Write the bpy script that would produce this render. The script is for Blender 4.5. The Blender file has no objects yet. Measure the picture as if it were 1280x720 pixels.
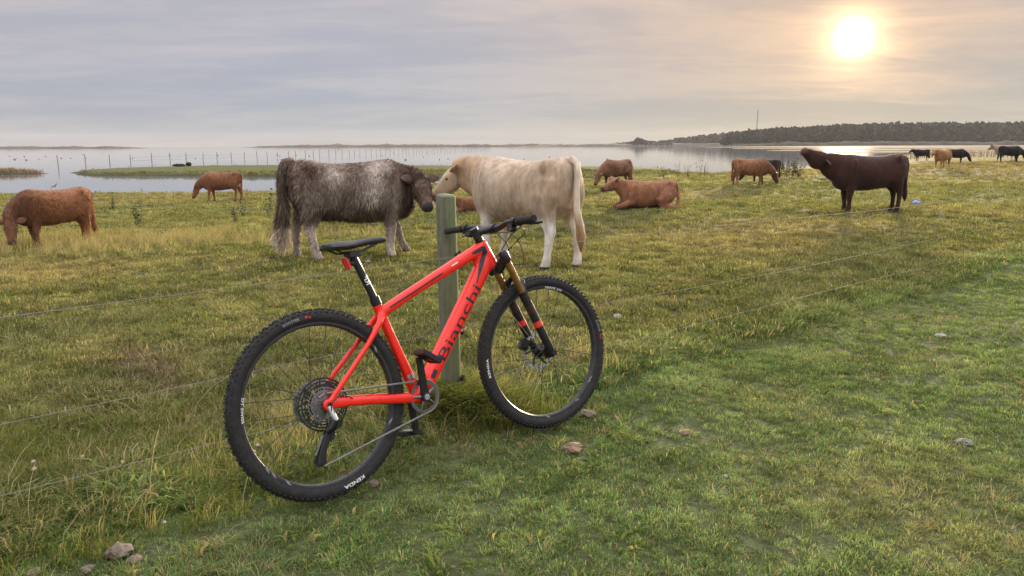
import bpy, bmesh, math, random
import numpy as np
from mathutils import Vector, Matrix
from mathutils.bvhtree import BVHTree

# ------------------------------------------------------------------ camera
scene = bpy.context.scene
COL = scene.collection
rad = math.radians
HAZE = .00010
CAM_H, FPX, PITCH, ROLL = 1.3375, 957.5, math.atan((360 - 181.67) / 957.5), 0.0036
cd = bpy.data.cameras.new('camera'); cam = bpy.data.objects.new('camera', cd); COL.objects.link(cam)
cd.sensor_width = 36.0; cd.lens = 36.0 * FPX / 1280.0; cd.clip_start = 0.05; cd.clip_end = 30000
Fv = Vector((0, math.cos(PITCH), -math.sin(PITCH))); Uv = Vector((0, math.sin(PITCH), math.cos(PITCH))); Rv = Vector((1, 0, 0))
R2 = Rv * math.cos(ROLL) - Uv * math.sin(ROLL); U2 = Uv * math.cos(ROLL) + Rv * math.sin(ROLL)
cam.matrix_world = Matrix(((R2.x, U2.x, -Fv.x, 0), (R2.y, U2.y, -Fv.y, 0), (R2.z, U2.z, -Fv.z, CAM_H), (0, 0, 0, 1)))
scene.camera = cam

# ------------------------------------------------------------------ sky
SUN_AZ, SUN_EL = rad(23.2), rad(6.9)
SUN = Vector((math.sin(SUN_AZ) * math.cos(SUN_EL), math.cos(SUN_AZ) * math.cos(SUN_EL), math.sin(SUN_EL)))
world = bpy.data.worlds.new('World'); scene.world = world; world.use_nodes = True
nt = world.node_tree; nt.nodes.clear()


class NB:
    """tiny node-building helper"""
    def __init__(s, nt): s.nt = nt
    def n(s, t, **kw):
        nd = s.nt.nodes.new(t)
        for k, v in kw.items(): setattr(nd, k, v)
        return nd
    def put(s, sock, v):
        if hasattr(v, 'is_output'): s.nt.links.new(v, sock)
        elif v is not None: sock.default_value = v
    def m(s, op, a, b=None, c=None, clamp=False):
        nd = s.n('ShaderNodeMath', operation=op, use_clamp=clamp)
        s.put(nd.inputs[0], a)
        if b is not None: s.put(nd.inputs[1], b)
        if c is not None: s.put(nd.inputs[2], c)
        return nd.outputs[0]
    def v(s, op, a, b=None, out=0):
        nd = s.n('ShaderNodeVectorMath', operation=op)
        s.put(nd.inputs[0], a)
        if b is not None:
            if op == 'SCALE': s.put(nd.inputs['Scale'], b)
            else: s.put(nd.inputs[1], b)
        return nd.outputs[out]
    def mix(s, f, a, b, blend='MIX'):
        nd = s.n('ShaderNodeMix', data_type='RGBA', blend_type=blend)
        s.put(nd.inputs[0], f); s.put(nd.inputs[6], col4(a)); s.put(nd.inputs[7], col4(b))
        return nd.outputs[2]
    def noise(s, vec, scale, detail=3, rough=.55, dist=0.0):
        nd = s.n('ShaderNodeTexNoise'); s.put(nd.inputs['Vector'], vec)
        nd.inputs['Scale'].default_value = scale; nd.inputs['Detail'].default_value = detail
        nd.inputs['Roughness'].default_value = rough; nd.inputs['Distortion'].default_value = dist
        return nd.outputs['Fac']
    def ramp(s, f, stops):
        nd = s.n('ShaderNodeValToRGB'); s.put(nd.inputs[0], f)
        e = nd.color_ramp.elements
        while len(e) < len(stops): e.new(.5)
        for el, (p, c) in zip(e, stops): el.position = p; el.color = col4(c)
        return nd.outputs[0]
    def rng(s, f, a, b, c=0.0, d=1.0, smooth=True):
        nd = s.n('ShaderNodeMapRange', interpolation_type='SMOOTHSTEP' if smooth else 'LINEAR')
        s.put(nd.inputs[0], f)
        for i, x in enumerate((a, b, c, d)): nd.inputs[1 + i].default_value = x
        return nd.outputs[0]


def col4(c):
    if hasattr(c, 'is_output'): return c
    if isinstance(c, (int, float)): return (c, c, c, 1)
    return tuple(c) + (1,) if len(c) == 3 else tuple(c)


b = NB(nt)
sky = b.n('ShaderNodeTexSky', sky_type='NISHITA', sun_disc=False)
sky.sun_elevation = SUN_EL; sky.sun_rotation = SUN_AZ; sky.dust_density = 0.0; sky.air_density = .7; sky.ozone_density = 2.0
bg1 = b.n('ShaderNodeBackground'); nt.links.new(sky.outputs[0], bg1.inputs[0]); bg1.inputs[1].default_value = 0.05
# thin high cloud veil in front of the clear sky
tc = b.n('ShaderNodeTexCoord'); d = b.v('NORMALIZE', tc.outputs['Generated'])
sep = b.n('ShaderNodeSeparateXYZ'); nt.links.new(d, sep.inputs[0])
z = b.m('MAXIMUM', sep.outputs[2], 0.0)
den = b.m('ADD', z, .10)
cmb = b.n('ShaderNodeCombineXYZ')
b.put(cmb.inputs[0], b.m('DIVIDE', sep.outputs[0], den)); b.put(cmb.inputs[1], b.m('DIVIDE', sep.outputs[1], den))
mp = b.n('ShaderNodeMapping'); nt.links.new(cmb.outputs[0], mp.inputs[0])
mp.inputs['Rotation'].default_value = (0, 0, rad(-22)); mp.inputs['Scale'].default_value = (.55, 1.0, 1)
cl = b.noise(mp.outputs[0], .62, 6, .55, .5)
cl2 = b.noise(mp.outputs[0], 2.3, 5, .6, .9)
cloud = b.rng(b.m('ADD', b.m('MULTIPLY', cl, .66), b.m('MULTIPLY', cl2, .34)), .40, .62)
veil = b.ramp(z, [(0.0, (.205, .215, .28)), (.06, (.272, .267, .315)), (.17, (.365, .340, .352)), (.45, (1.1, 1.08, 1.11)), (1.0, (1.72, 1.69, 1.74))])
dark = b.mix(1.0, veil, (.85, .86, .89), 'MULTIPLY')
lite = b.mix(1.0, veil, (1.12, 1.06, .99), 'MULTIPLY')
veil = b.mix(cloud, dark, lite)
cs = b.m('MAXIMUM', b.v('DOT_PRODUCT', d, tuple(SUN), out=1), 0.0)
warm = b.m('POWER', cs, 14.0)
veil = b.mix(warm, veil, b.mix(1.0, veil, (1.42, 1.06, .64), 'MULTIPLY'))
g0 = b.v('SCALE', (.055, .03, .011), b.m('MULTIPLY', b.m('POWER', cs, 70.0), b.m('ADD', .45, b.m('MULTIPLY', cloud, .75))))
g1 = b.v('SCALE', (.26, .14, .045), b.m('MULTIPLY', b.m('POWER', cs, 420.0), b.m('ADD', .35, b.m('MULTIPLY', cloud, .9))))
g2 = b.v('SCALE', (.85, .58, .28), b.m('MULTIPLY', b.m('POWER', cs, 2000.0), b.m('ADD', .35, b.m('MULTIPLY', cl2, 1.3))))
g3 = b.v('SCALE', (9.0, 8.0, 5.8), b.m('POWER', cs, 15000.0))
tot = b.v('ADD', b.v('ADD', veil, g0), b.v('ADD', g1, b.v('ADD', g2, g3)))
bg2 = b.n('ShaderNodeBackground'); nt.links.new(tot, bg2.inputs[0]); bg2.inputs[1].default_value = 1.0
add = b.n('ShaderNodeMixShader'); add.inputs[0].default_value = .75; nt.links.new(bg1.outputs[0], add.inputs[1]); nt.links.new(bg2.outputs[0], add.inputs[2])
wo = b.n('ShaderNodeOutputWorld'); nt.links.new(add.outputs[0], wo.inputs[0])

# ------------------------------------------------------------------ sun (veiled by thin cloud) and exposure
sd = bpy.data.lights.new('sun', 'SUN'); sd.energy = 4.2; sd.angle = rad(3.0); sd.color = (1.0, .80, .56)
so = bpy.data.objects.new('sun', sd); COL.objects.link(so); so.location = (0, 0, 30)
so.rotation_euler = (-SUN).to_track_quat('-Z', 'Y').to_euler()
vs = scene.view_settings
scene.display_settings.display_device = 'sRGB'
vs.view_transform = 'Standard'; vs.look = 'None'; vs.gamma = 1.0; vs.use_curve_mapping = False; vs.exposure = 0.84
scene.cycles.use_denoising = True; scene.cycles.denoising_input_passes = 'RGB_ALBEDO_NORMAL'; scene.cycles.denoising_prefilter = 'NONE'; scene.render.filter_size = 1.1
scene.cycles.max_bounces = 8; scene.cycles.transparent_max_bounces = 8
scene.cycles.volume_bounces = 0
random.seed(7); rs = np.random.RandomState(11)

# ------------------------------------------------------------------ materials
MATS = {}


def mat(name, base=(.5, .5, .5), rough=.6, metal=0.0, spec=.5, coat=0.0, var=.12, scale=40, bump=0.0, bscale=200):
    if name in MATS: return MATS[name]
    m = bpy.data.materials.new(name); m.use_nodes = True; q = NB(m.node_tree)
    p = m.node_tree.nodes['Principled BSDF']
    tcn = q.n('ShaderNodeTexCoord')
    n = q.noise(tcn.outputs['Object'], scale, 4)
    lo = tuple(x * (1 - var) for x in base); hi = tuple(min(1, x * (1 + var)) for x in base)
    q.put(p.inputs['Base Color'], q.mix(q.rng(n, .3, .7), lo, hi))
    q.put(p.inputs['Roughness'], q.rng(q.noise(tcn.outputs['Object'], scale * 2.3, 3), .3, .7, max(.02, rough - .08), min(1, rough + .08)))
    p.inputs['Metallic'].default_value = metal; p.inputs['Specular IOR Level'].default_value = spec
    p.inputs['Coat Weight'].default_value = coat; p.inputs['Coat Roughness'].default_value = .06
    if bump:
        bn = q.n('ShaderNodeBump'); bn.inputs['Strength'].default_value = bump; bn.inputs['Distance'].default_value = .004
        q.put(bn.inputs['Height'], q.noise(tcn.outputs['Object'], bscale, 3)); q.put(p.inputs['Normal'], bn.outputs[0])
    MATS[name] = m
    return m


FN = Vector((-.651, .759, 0)); FP = Vector((-.322, 3.862, 0)); FD = Vector((.759, .651, 0))


def make_ground_mat():
    m = bpy.data.materials.new('turf'); m.use_nodes = True; q = NB(m.node_tree); p = m.node_tree.nodes['Principled BSDF']
    g = q.n('ShaderNodeNewGeometry'); pos = g.outputs['Position']; at = q.n('ShaderNodeAttribute', attribute_name='turf')
    n2 = q.noise(pos, 7.0, 3, .7); n4 = q.noise(pos, 34, 2, .7)
    c = q.v('MULTIPLY', at.outputs['Color'], q.mix(q.rng(n2, .3, .7), (.74, .78, .70), (1.22, 1.17, 1.25)))
    c = q.mix(q.m('MULTIPLY', q.rng(n4, .42, .66), .7), c, (.055, .052, .026))
    q.put(p.inputs['Base Color'], c); p.inputs['Roughness'].default_value = .95; p.inputs['Specular IOR Level'].default_value = .1
    bn = q.n('ShaderNodeBump'); bn.inputs['Strength'].default_value = .7; bn.inputs['Distance'].default_value = .05
    q.put(bn.inputs['Height'], q.m('ADD', n4, n2)); q.put(p.inputs['Normal'], bn.outputs[0])
    return m


def make_blade_mat(name, mode):
    m = bpy.data.materials.new(name); m.use_nodes = True; q = NB(m.node_tree); N = m.node_tree
    N.nodes.clear(); out = q.n('ShaderNodeOutputMaterial')
    at = q.n('ShaderNodeAttribute', attribute_name='rnd'); sx = q.n('ShaderNodeSeparateColor'); q.put(sx.inputs[0], at.outputs['Color'])
    r1, r2 = sx.outputs[0], sx.outputs[1]
    oi = q.n('ShaderNodeObjectInfo')
    if mode == 'turf':
        c = q.n('ShaderNodeAttribute', attribute_name='gcol', attribute_type='INSTANCER').outputs['Color']
        c = q.mix(q.rng(r1, .80, .95, smooth=False), c, (.44, .36, .20))
    elif mode == 'lush':
        c = q.mix(r1, (.095, .145, .030), (.200, .225, .060))
        c = q.mix(q.rng(r1, .66, .88), c, (.38, .31, .14))
    else:
        c = q.mix(r1, (.29, .245, .120), (.46, .38, .22))
        c = q.mix(q.rng(r2, .6, .8), c, (.21, .21, .075))
    br = q.m('ADD', .34, q.m('MULTIPLY', q.m('ADD', q.m('MULTIPLY', r2, 1.3), oi.outputs['Random']), .66))
    c = q.v('SCALE', c, br)
    df = q.n('ShaderNodeBsdfDiffuse'); q.put(df.inputs[0], c)
    tl = q.n('ShaderNodeBsdfTranslucent'); q.put(tl.inputs[0], q.mix(1.0, c, (1.15, 1.1, .6), 'MULTIPLY'))
    m1 = q.n('ShaderNodeMixShader'); m1.inputs[0].default_value = .38; N.links.new(df.outputs[0], m1.inputs[1]); N.links.new(tl.outputs[0], m1.inputs[2])
    N.links.new(m1.outputs[0], out.inputs[0])
    return m


def make_attr_mat(name, rough=.75, transl=.0, var=.25, scale=14, spec=.25, sheen=.0):
    """coat / leaf material whose natural colour is stored on the mesh, broken up by noise"""
    m = bpy.data.materials.new(name); m.use_nodes = True; q = NB(m.node_tree); N = m.node_tree; p = N.nodes['Principled BSDF']
    at = q.n('ShaderNodeAttribute', attribute_name='coat'); tcn = q.n('ShaderNodeTexCoord')
    mpn = q.n('ShaderNodeMapping'); q.put(mpn.inputs[0], tcn.outputs['Object']); mpn.inputs['Scale'].default_value = (1, 1, .35)
    n = q.noise(mpn.outputs[0], scale, 5, .65)
    c = q.v('MULTIPLY', at.outputs['Color'], q.mix(q.rng(n, .3, .7), (1 - var,) * 3, (1 + var,) * 3))
    q.put(p.inputs['Base Color'], c); p.inputs['Roughness'].default_value = rough; p.inputs['Specular IOR Level'].default_value = spec
    p.inputs['Sheen Weight'].default_value = sheen; p.inputs['Sheen Roughness'].default_value = .5
    bn = q.n('ShaderNodeBump'); bn.inputs['Strength'].default_value = .6; bn.inputs['Distance'].default_value = .01
    q.put(bn.inputs['Height'], q.noise(mpn.outputs[0], scale * 3.2, 4, .6)); q.put(p.inputs['Normal'], bn.outputs[0])
    if transl:
        tl = q.n('ShaderNodeBsdfTranslucent'); q.put(tl.inputs[0], c); mx = q.n('ShaderNodeMixShader'); mx.inputs[0].default_value = transl
        N.links.new(p.outputs[0], mx.inputs[1]); N.links.new(tl.outputs[0], mx.inputs[2]); N.links.new(mx.outputs[0], N.nodes['Material Output'].inputs[0])
    return m


def make_water_mat():
    m = bpy.data.materials.new('water'); m.use_nodes = True; q = NB(m.node_tree); p = m.node_tree.nodes['Principled BSDF']
    g = q.n('ShaderNodeNewGeometry'); pos = g.outputs['Position']
    p.inputs['Base Color'].default_value = (.16, .18, .20, 1); p.inputs['Roughness'].default_value = .04; p.inputs['IOR'].default_value = 1.333
    p.inputs['Specular IOR Level'].default_value = .5
    mpn = q.n('ShaderNodeMapping'); q.put(mpn.inputs[0], pos); mpn.inputs['Scale'].default_value = (.35, 1, 1)
    h = q.m('ADD', q.noise(mpn.outputs[0], 2.2, 3, .5), q.m('MULTIPLY', q.noise(mpn.outputs[0], .12, 3), 2.0))
    bn = q.n('ShaderNodeBump'); bn.inputs['Strength'].default_value = .12; bn.inputs['Distance'].default_value = .02
    q.put(bn.inputs['Height'], h); q.put(p.inputs['Normal'], bn.outputs[0])
    return m


TURF = make_ground_mat(); BLADE = make_blade_mat('turf_blades', 'turf'); STRAW = make_blade_mat('straw_blades', 'straw'); LUSH = make_blade_mat('long_green_blades', 'lush')
HIDE = make_attr_mat('cattle_hide', .8, 0, .28, 12, .2, .15); FUR = make_attr_mat('cattle_fur', .7, .42, .25, 30, .3)
LEAF = make_attr_mat('leaves', .7, .2, .2, 3, .2); FARLEAF = make_attr_mat('far_leaves', .9, 0, .2, .3, .1); WATER = make_water_mat()


# ------------------------------------------------------------------ mesh helpers
def link(name, me, parent=None, m=None, smooth=False):
    o = bpy.data.objects.new(name, me); COL.objects.link(o)
    if m is not None: me.materials.clear(); me.materials.append(m)
    if smooth and me is not None: me.polygons.foreach_set('use_smooth', [True] * len(me.polygons))
    if parent is not None: o.parent = parent
    return o


def mesh(name, v, f):
    me = bpy.data.meshes.new(name)
    me.from_pydata([tuple(map(float, p)) for p in v], [], f); me.update()
    return me


def npmesh(name, V, quads=None, tris=None):
    """fast mesh from numpy arrays"""
    me = bpy.data.meshes.new(name); V = np.asarray(V, np.float32)
    nq = 0 if quads is None else len(quads); ntr = 0 if tris is None else len(tris)
    me.vertices.add(len(V)); me.vertices.foreach_set('co', V.ravel())
    li = np.concatenate([x.ravel() for x in (quads, tris) if x is not None and len(x)]).astype(np.int32)
    st = np.concatenate([np.arange(nq) * 4, nq * 4 + np.arange(ntr) * 3]).astype(np.int32)
    me.loops.add(len(li)); me.loops.foreach_set('vertex_index', li)
    me.polygons.add(nq + ntr); me.polygons.foreach_set('loop_start', st)
    me.update(calc_edges=True); me.validate()
    return me


def set_attr(me, name, C):
    a = me.color_attributes.new(name, 'FLOAT_COLOR', 'POINT')
    C = np.asarray(C, np.float32)
    if C.shape[1] == 3: C = np.concatenate([C, np.ones((len(C), 1), np.float32)], 1)
    a.data.foreach_set('color', C.ravel())


def tag(o, label, cat, group=None, kind=None):
    if label: o['label'] = label
    if cat: o['category'] = cat
    if group: o['group'] = group
    if kind: o['kind'] = kind
    return o


def empty(name, loc=(0, 0, 0), rz=0.0, parent=None):
    o = bpy.data.objects.new(name, None); COL.objects.link(o); o.location = loc; o.rotation_euler = (0, 0, rz); o.empty_display_size = .1
    if parent is not None: o.parent = parent
    return o


class MB:
    def __init__(s): s.v = []; s.f = []
    def add(s, v, f):
        o = len(s.v); s.v += [tuple(map(float, p)) for p in v]; s.f += [tuple(i + o for i in q) for q in f]
        return s
    def rings(s, R, closed=False, cap=True):
        n = len(R[0]); m_ = len(R); v = [p for r in R for p in r]; f = []
        for i in range(m_ if closed else m_ - 1):
            j = (i + 1) % m_
            for k in range(n):
                l = (k + 1) % n
                f.append((i * n + k, i * n + l, j * n + l, j * n + k))
        if cap and not closed: f.append(tuple(range(n))[::-1]); f.append(tuple(range((m_ - 1) * n, m_ * n)))
        return s.add(v, f)
    def tube(s, pts, r, n=10, cap=True, up=None, flat=None, closed=False, power=2.0):
        """swept tube; r number or list; flat = list of second radii (along 'up')"""
        P = [Vector(p) for p in pts]; m_ = len(P)
        rr = r if isinstance(r, (list, tuple)) else [r] * m_
        ff = flat if flat is not None else rr
        if not isinstance(ff, (list, tuple)): ff = [ff] * m_
        R = []; ref = Vector(up) if up is not None else None
        for i in range(m_):
            if closed: t = P[(i + 1) % m_] - P[i - 1]
            else: t = P[min(i + 1, m_ - 1)] - P[max(i - 1, 0)]
            t.normalize()
            u0 = ref if ref is not None else Vector((0, 0, 1))
            if abs(t.dot(u0)) > .985: u0 = Vector((0, 1, 0)) if abs(t.y) < .9 else Vector((1, 0, 0))
            a = t.cross(u0); a.normalize(); bb = a.cross(t)
            if up is None: ref = bb
            ring = []
            for k in range(n):
                an = 2 * math.pi * k / n; c, s_ = math.cos(an), math.sin(an)
                c = math.copysign(abs(c) ** (2 / power), c); s_ = math.copysign(abs(s_) ** (2 / power), s_)
                ring.append(P[i] + a * (c * rr[i]) + bb * (s_ * ff[i]))
            R.append(ring)
        return s.rings(R, closed, cap)
    def box(s, c, size, M=None, taper=1.0):
        x, y, zz = (q / 2 for q in size)
        v = [Vector((sx * x * (taper if sz > 0 else 1), sy * y * (taper if sz > 0 else 1), sz * zz)) for sz in (-1, 1) for sy in (-1, 1) for sx in (-1, 1)]
        if M is not None: v = [M @ p for p in v]
        v = [p + Vector(c) for p in v]
        return s.add(v, [(0, 2, 3, 1), (4, 5, 7, 6), (0, 1, 5, 4), (2, 6, 7, 3), (0, 4, 6, 2), (1, 3, 7, 5)])
    def lathe_y(s, prof, n=48, c=(0, 0, 0), closed=True):
        """revolve (radius, y) profile about the Y axis"""
        R = [[(c[0] + r * math.cos(2 * math.pi * k / n), c[1] + y, c[2] + r * math.sin(2 * math.pi * k / n)) for r, y in prof] for k in range(n)]
        return s.rings(R, True, False) if closed else s.rings(R, True, False)
    def xf(s, fn): s.v = [tuple(fn(Vector(p))) for p in s.v]; return s
    def build(s, name, m, parent=None, smooth=True, bevel=0.0):
        me = mesh(name, s.v, s.f)
        if bevel:
            bm = bmesh.new(); bm.from_mesh(me)
            ed = [e for e in bm.edges if len(e.link_faces) == 2 and e.calc_face_angle() > .5]
            bmesh.ops.bevel(bm, geom=ed, offset=bevel, segments=2, affect='EDGES', clamp_overlap=True); bm.to_mesh(me); bm.free()
        bm = bmesh.new(); bm.from_mesh(me); bmesh.ops.recalc_face_normals(bm, faces=bm.faces); bm.to_mesh(me); bm.free()
        o = link(name, me, parent, m, False)
        if smooth:
            me.polygons.foreach_set('use_smooth', [True] * len(me.polygons)); me.set_sharp_from_angle(angle=rad(38))
        return o


def remeshed(v, f, voxel, smooth_it=4, fac=.5):
    """one continuous skin from overlapping closed pieces"""
    me = mesh('tmp', v, f); o = bpy.data.objects.new('tmp', me); COL.objects.link(o)
    r = o.modifiers.new('r', 'REMESH'); r.mode = 'VOXEL'; r.voxel_size = voxel; r.adaptivity = 0
    if smooth_it:
        s_ = o.modifiers.new('s', 'SMOOTH'); s_.factor = fac; s_.iterations = smooth_it
    dg = bpy.context.evaluated_depsgraph_get()
    out = bpy.data.meshes.new_from_object(o.evaluated_get(dg))
    bpy.data.objects.remove(o); bpy.data.meshes.remove(me)
    return out


def text_geo(s_, size=1.0, bold=0.0, cuts=0):
    """flat lettering outline -> list of 2D points and faces"""
    c = bpy.data.curves.new('t', 'FONT'); c.body = s_; c.size = size; c.offset = bold; c.resolution_u = 3; c.fill_mode = 'FRONT'
    o = bpy.data.objects.new('t', c); COL.objects.link(o); dg = bpy.context.evaluated_depsgraph_get()
    me = bpy.data.meshes.new_from_object(o.evaluated_get(dg)); bpy.data.objects.remove(o)
    bm = bmesh.new(); bm.from_mesh(me)
    x1 = max(v.co.x for v in bm.verts); x0 = min(v.co.x for v in bm.verts); y1 = max(v.co.y for v in bm.verts); y0 = min(v.co.y for v in bm.verts)
    for k in range(1, cuts):
        bmesh.ops.bisect_plane(bm, geom=bm.verts[:] + bm.edges[:] + bm.faces[:], plane_co=(0, y0 + (y1 - y0) * k / cuts, 0), plane_no=(0, 1, 0))
    nx = int(cuts * (x1 - x0) / (y1 - y0)) if cuts else 0
    for k in range(1, nx):
        bmesh.ops.bisect_plane(bm, geom=bm.verts[:] + bm.edges[:] + bm.faces[:], plane_co=(x0 + (x1 - x0) * k / nx, 0, 0), plane_no=(1, 0, 0))
    V = np.array([(v.co.x - x0, v.co.y - y0) for v in bm.verts]); bm.verts.index_update(); Fc = [tuple(v.index for v in q.verts) for q in bm.faces]; bm.free()
    return V, Fc, x1 - x0, y1 - y0


# smooth pseudo-noise usable from python (sum of rotated sines)
_ph = np.random.RandomState(5)
_K = _ph.normal(size=(5, 24, 3)); _K /= np.linalg.norm(_K, axis=2, keepdims=True); _P = _ph.uniform(0, 6.28, (5, 24))


def fbm(P, scale=1.0, octs=3, seed=0):
    P = np.atleast_2d(P) * scale + seed * 7.31
    if P.shape[1] == 2: P = np.concatenate([P, np.zeros((len(P), 1))], 1)
    out = np.zeros(len(P)); amp = 1.0; tot = 0
    for o in range(octs):
        k = _K[o % 5] * (2 ** o) * _ph_f[None, :, None][0]
        out += amp * np.sin(P @ k.T * 3.0 + _P[o % 5]).mean(1) * 2.4; tot += amp; amp *= .5
    return out / tot


_ph_f = np.linspace(.6, 1.5, 24)


def sstep(x, a, b_):
    t = np.clip((x - a) / (b_ - a), 0, 1); return t * t * (3 - 2 * t)


# ------------------------------------------------------------------ ground and water
WL = -.90   # water level
MAIN = [(-400, -60), (400, -60), (1500, 60), (1500, 170), (420, 172), (250, 176), (170, 180), (112, 176), (93, 168), (74, 150), (56, 120), (41, 96), (31, 80), (25, 70), (21.5, 65),
        (18, 60), (14.6, 57), (12.9, 58.5), (13.6, 64), (13.8, 70), (11, 74), (6, 77), (0, 79), (-9, 81), (-20, 84), (-30, 85.5), (-36, 82), (-39.5, 76), (-39, 69), (-36, 64.5), (-34.6, 62.3),
        (-33, 61), (-28, 60), (-20.6, 58.2), (-14, 57.2), (-9, 56), (-3, 54.4), (2.5, 53), (5.0, 51.4), (5.9, 49.6), (4.6, 48), (2, 46.2), (-1.5, 44), (-5, 41.5), (-8.5, 39), (-10.4, 36.6), (-12.6, 35.9), (-15, 35.2), (-17.5, 35.6), (-20, 34.8),
        (-23, 34.4), (-28, 33.4), (-36, 31), (-60, 26), (-400, 12)]
STRIPS = [[(84, 205), (150, 200), (300, 210), (1500, 215), (1500, 262), (300, 258), (150, 250), (96, 232)],
          [(92, 286), (200, 276), (1500, 285), (1500, 395), (260, 385), (150, 345), (108, 312)],
          [(118, 430), (240, 420), (1500, 425), (1500, 560), (300, 560), (170, 500)],
          [(150, 640), (300, 600), (2500, 600), (2500, 2000), (420, 2000), (300, 1000), (210, 760)],
          [(-90, 58), (-60, 60), (-48, 62), (-42, 64), (-39.6, 65.6), (-40, 67.2), (-44, 69), (-60, 72), (-90, 76)]]


def sdf(P, poly):
    A = np.array(poly, float); B = np.roll(A, -1, 0); dmin = np.full(len(P), 1e9); ins = np.zeros(len(P), bool)
    for a, b_ in zip(A, B):
        e = b_ - a; w = P - a; t = np.clip((w @ e) / (e @ e), 0, 1)
        dmin = np.minimum(dmin, np.hypot(*(w - t[:, None] * e).T))
        c = ((a[1] > P[:, 1]) != (b_[1] > P[:, 1]))
        with np.errstate(divide='ignore', invalid='ignore'):
            xi = (b_[0] - a[0]) * (P[:, 1] - a[1]) / (b_[1] - a[1]) + a[0]
        ins ^= c & (P[:, 0] < xi)
    return np.where(ins, dmin, -dmin)


_ctl = np.array([(-8, 12.8, -.22), (-8.8, 29, -.74), (-2, 9.2, 0), (.2, 8.6, 0), (3.9, 30, -.34), (2.8, 16.3, 0), (9.7, 31, -.26), (7.1, 15.4, 0), (48, 92, -.17), (26.6, 48, -.09), (34, 60, -.08), (35, 55, .06),
                 (0, 2, 0), (-3, 4, 0), (4, 4, 0), (-8, 4, 0), (8, 8, 0), (0, 5.5, 0), (-5, 7, -.03), (20, 20, 0), (40, 30, .1), (-20, 14, -.3), (-22, 28, -.75), (0, 40, -.6), (90, 120, -.2), (60, 60, .05), (-15, 33, -.8), (-4, 24, -.3), (0, 16, -.04), (14, 50, -.6), (20, 44, -.40), (28, 62, -.58), (45, 100, -.55), (70, 130, -.55), (13, 38, -.36)])


def ground_z(P):
    P = np.atleast_2d(np.asarray(P, float))[:, :2]
    dd = np.hypot(P[:, None, 0] - _ctl[None, :, 0], P[:, None, 1] - _ctl[None, :, 1]) / (1.5 + .22 * np.abs(_ctl[None, :, 1]))
    w = 1 / (dd ** 3 + .02); zf = (w * _ctl[None, :, 2]).sum(1) / w.sum(1)
    r = np.hypot(P[:, 0], P[:, 1])
    bike = np.exp(-(((P[:, 0] + .3) / 1.1) ** 2 + ((P[:, 1] - 3.2) / .9) ** 2))
    zf = zf + (fbm(P, .55, 3, 1) * .030 + fbm(P, 2.2, 2, 2) * .010) * (1 - .95 * np.clip(bike * 1.5, 0, 1)) * (1 + np.clip(r / 15, 0, 3))
    s = sdf(P, MAIN) + fbm(P, .35, 3, 3) * np.clip(r / 60, 0, 6) * .5
    zl = WL + .22 * sstep(s, -.2, 1.0) + (zf - WL - .22) * sstep(s, .5, 14) - 1.0 * (1 - sstep(s, -5, 0.1))
    for st in STRIPS:
        s2 = sdf(P, st) + fbm(P, .08, 3, 4) * np.clip(r / 60, 0, 10) * .6
        zl = np.maximum(zl, WL - 1 + 1.0 * sstep(s2, -5, .1) + .16 * sstep(s2, -.2, 2) + .35 * sstep(s2, 10, 120))
    return zl


def mix3(a, b_, t):
    a = np.asarray(a, float); b_ = np.asarray(b_, float); t = np.asarray(t)[:, None]; return a * (1 - t) + b_ * t


def bare(P):
    """trampled bare patches"""
    return sstep(fbm(P, .95, 3, 61) + .35 * fbm(P, 5, 2, 62), .52, .85)


def turf_rgb(P):
    """natural turf colour by place: cropped green on the near side of the fence, straw-olive pasture beyond, mud at the waterline"""
    P = np.atleast_2d(P)[:, :2]; o = np.ones(len(P)); s = (P[:, 0] - FP.x) * FN.x + (P[:, 1] - FP.y) * FN.y
    n0 = fbm(P, .16, 3, 31); n1 = fbm(P, .6, 4, 32); n2 = fbm(P, 2.4, 3, 33); n3 = fbm(P, .05, 3, 34)
    side = sstep(s + n1 * .7, -.55, .5)
    green = mix3((.122, .200, .066), (.225, .288, .122), sstep(n2, -.5, .6)); green = mix3(green, (.270, .260, .115), sstep(n1, .10, .75) * .6)
    past = mix3((.138, .165, .054), (.255, .247, .106), sstep(n2, -.5, .6)); past = mix3(past, (.115, .140, .036), sstep(n1, .05, .6) * .8); past = mix3(past, (.345, .28, .14), sstep(n0, .0, .6) * .75)
    c = mix3(green, past, side); c = mix3(c, (.165, .130, .085), bare(P) * .85); r = np.hypot(P[:, 0], P[:, 1])
    c = mix3(c, (.275, .23, .120), sstep(r, 14, 60) * sstep(n3, -.2, .5) * .85); c = mix3(c, (.17, .135, .085), sstep(r, 110, 260))
    c = mix3(c, (.128, .135, .055), sstep(r, 48, 56) * (1 - sstep(r, 95, 110)) * (1 - sstep(P[:, 0], 8, 16)))
    c = mix3(c, (.30, .22, .11), ((P[:, 0] < -38.3) & (P[:, 1] > 55) & (P[:, 1] < 82)) * 1.0)
    return c


def gz(x, y): return float(ground_z([(x, y)])[0])


def axis(lo, hi, step, rat, far, mid=None, rat2=1.12):
    a = list(np.arange(lo, hi + 1e-6, step)); x = hi; st = step
    while x < far:
        st *= rat if (mid is None or x < mid) else rat2; x += st; a.append(x)
    return a


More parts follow.
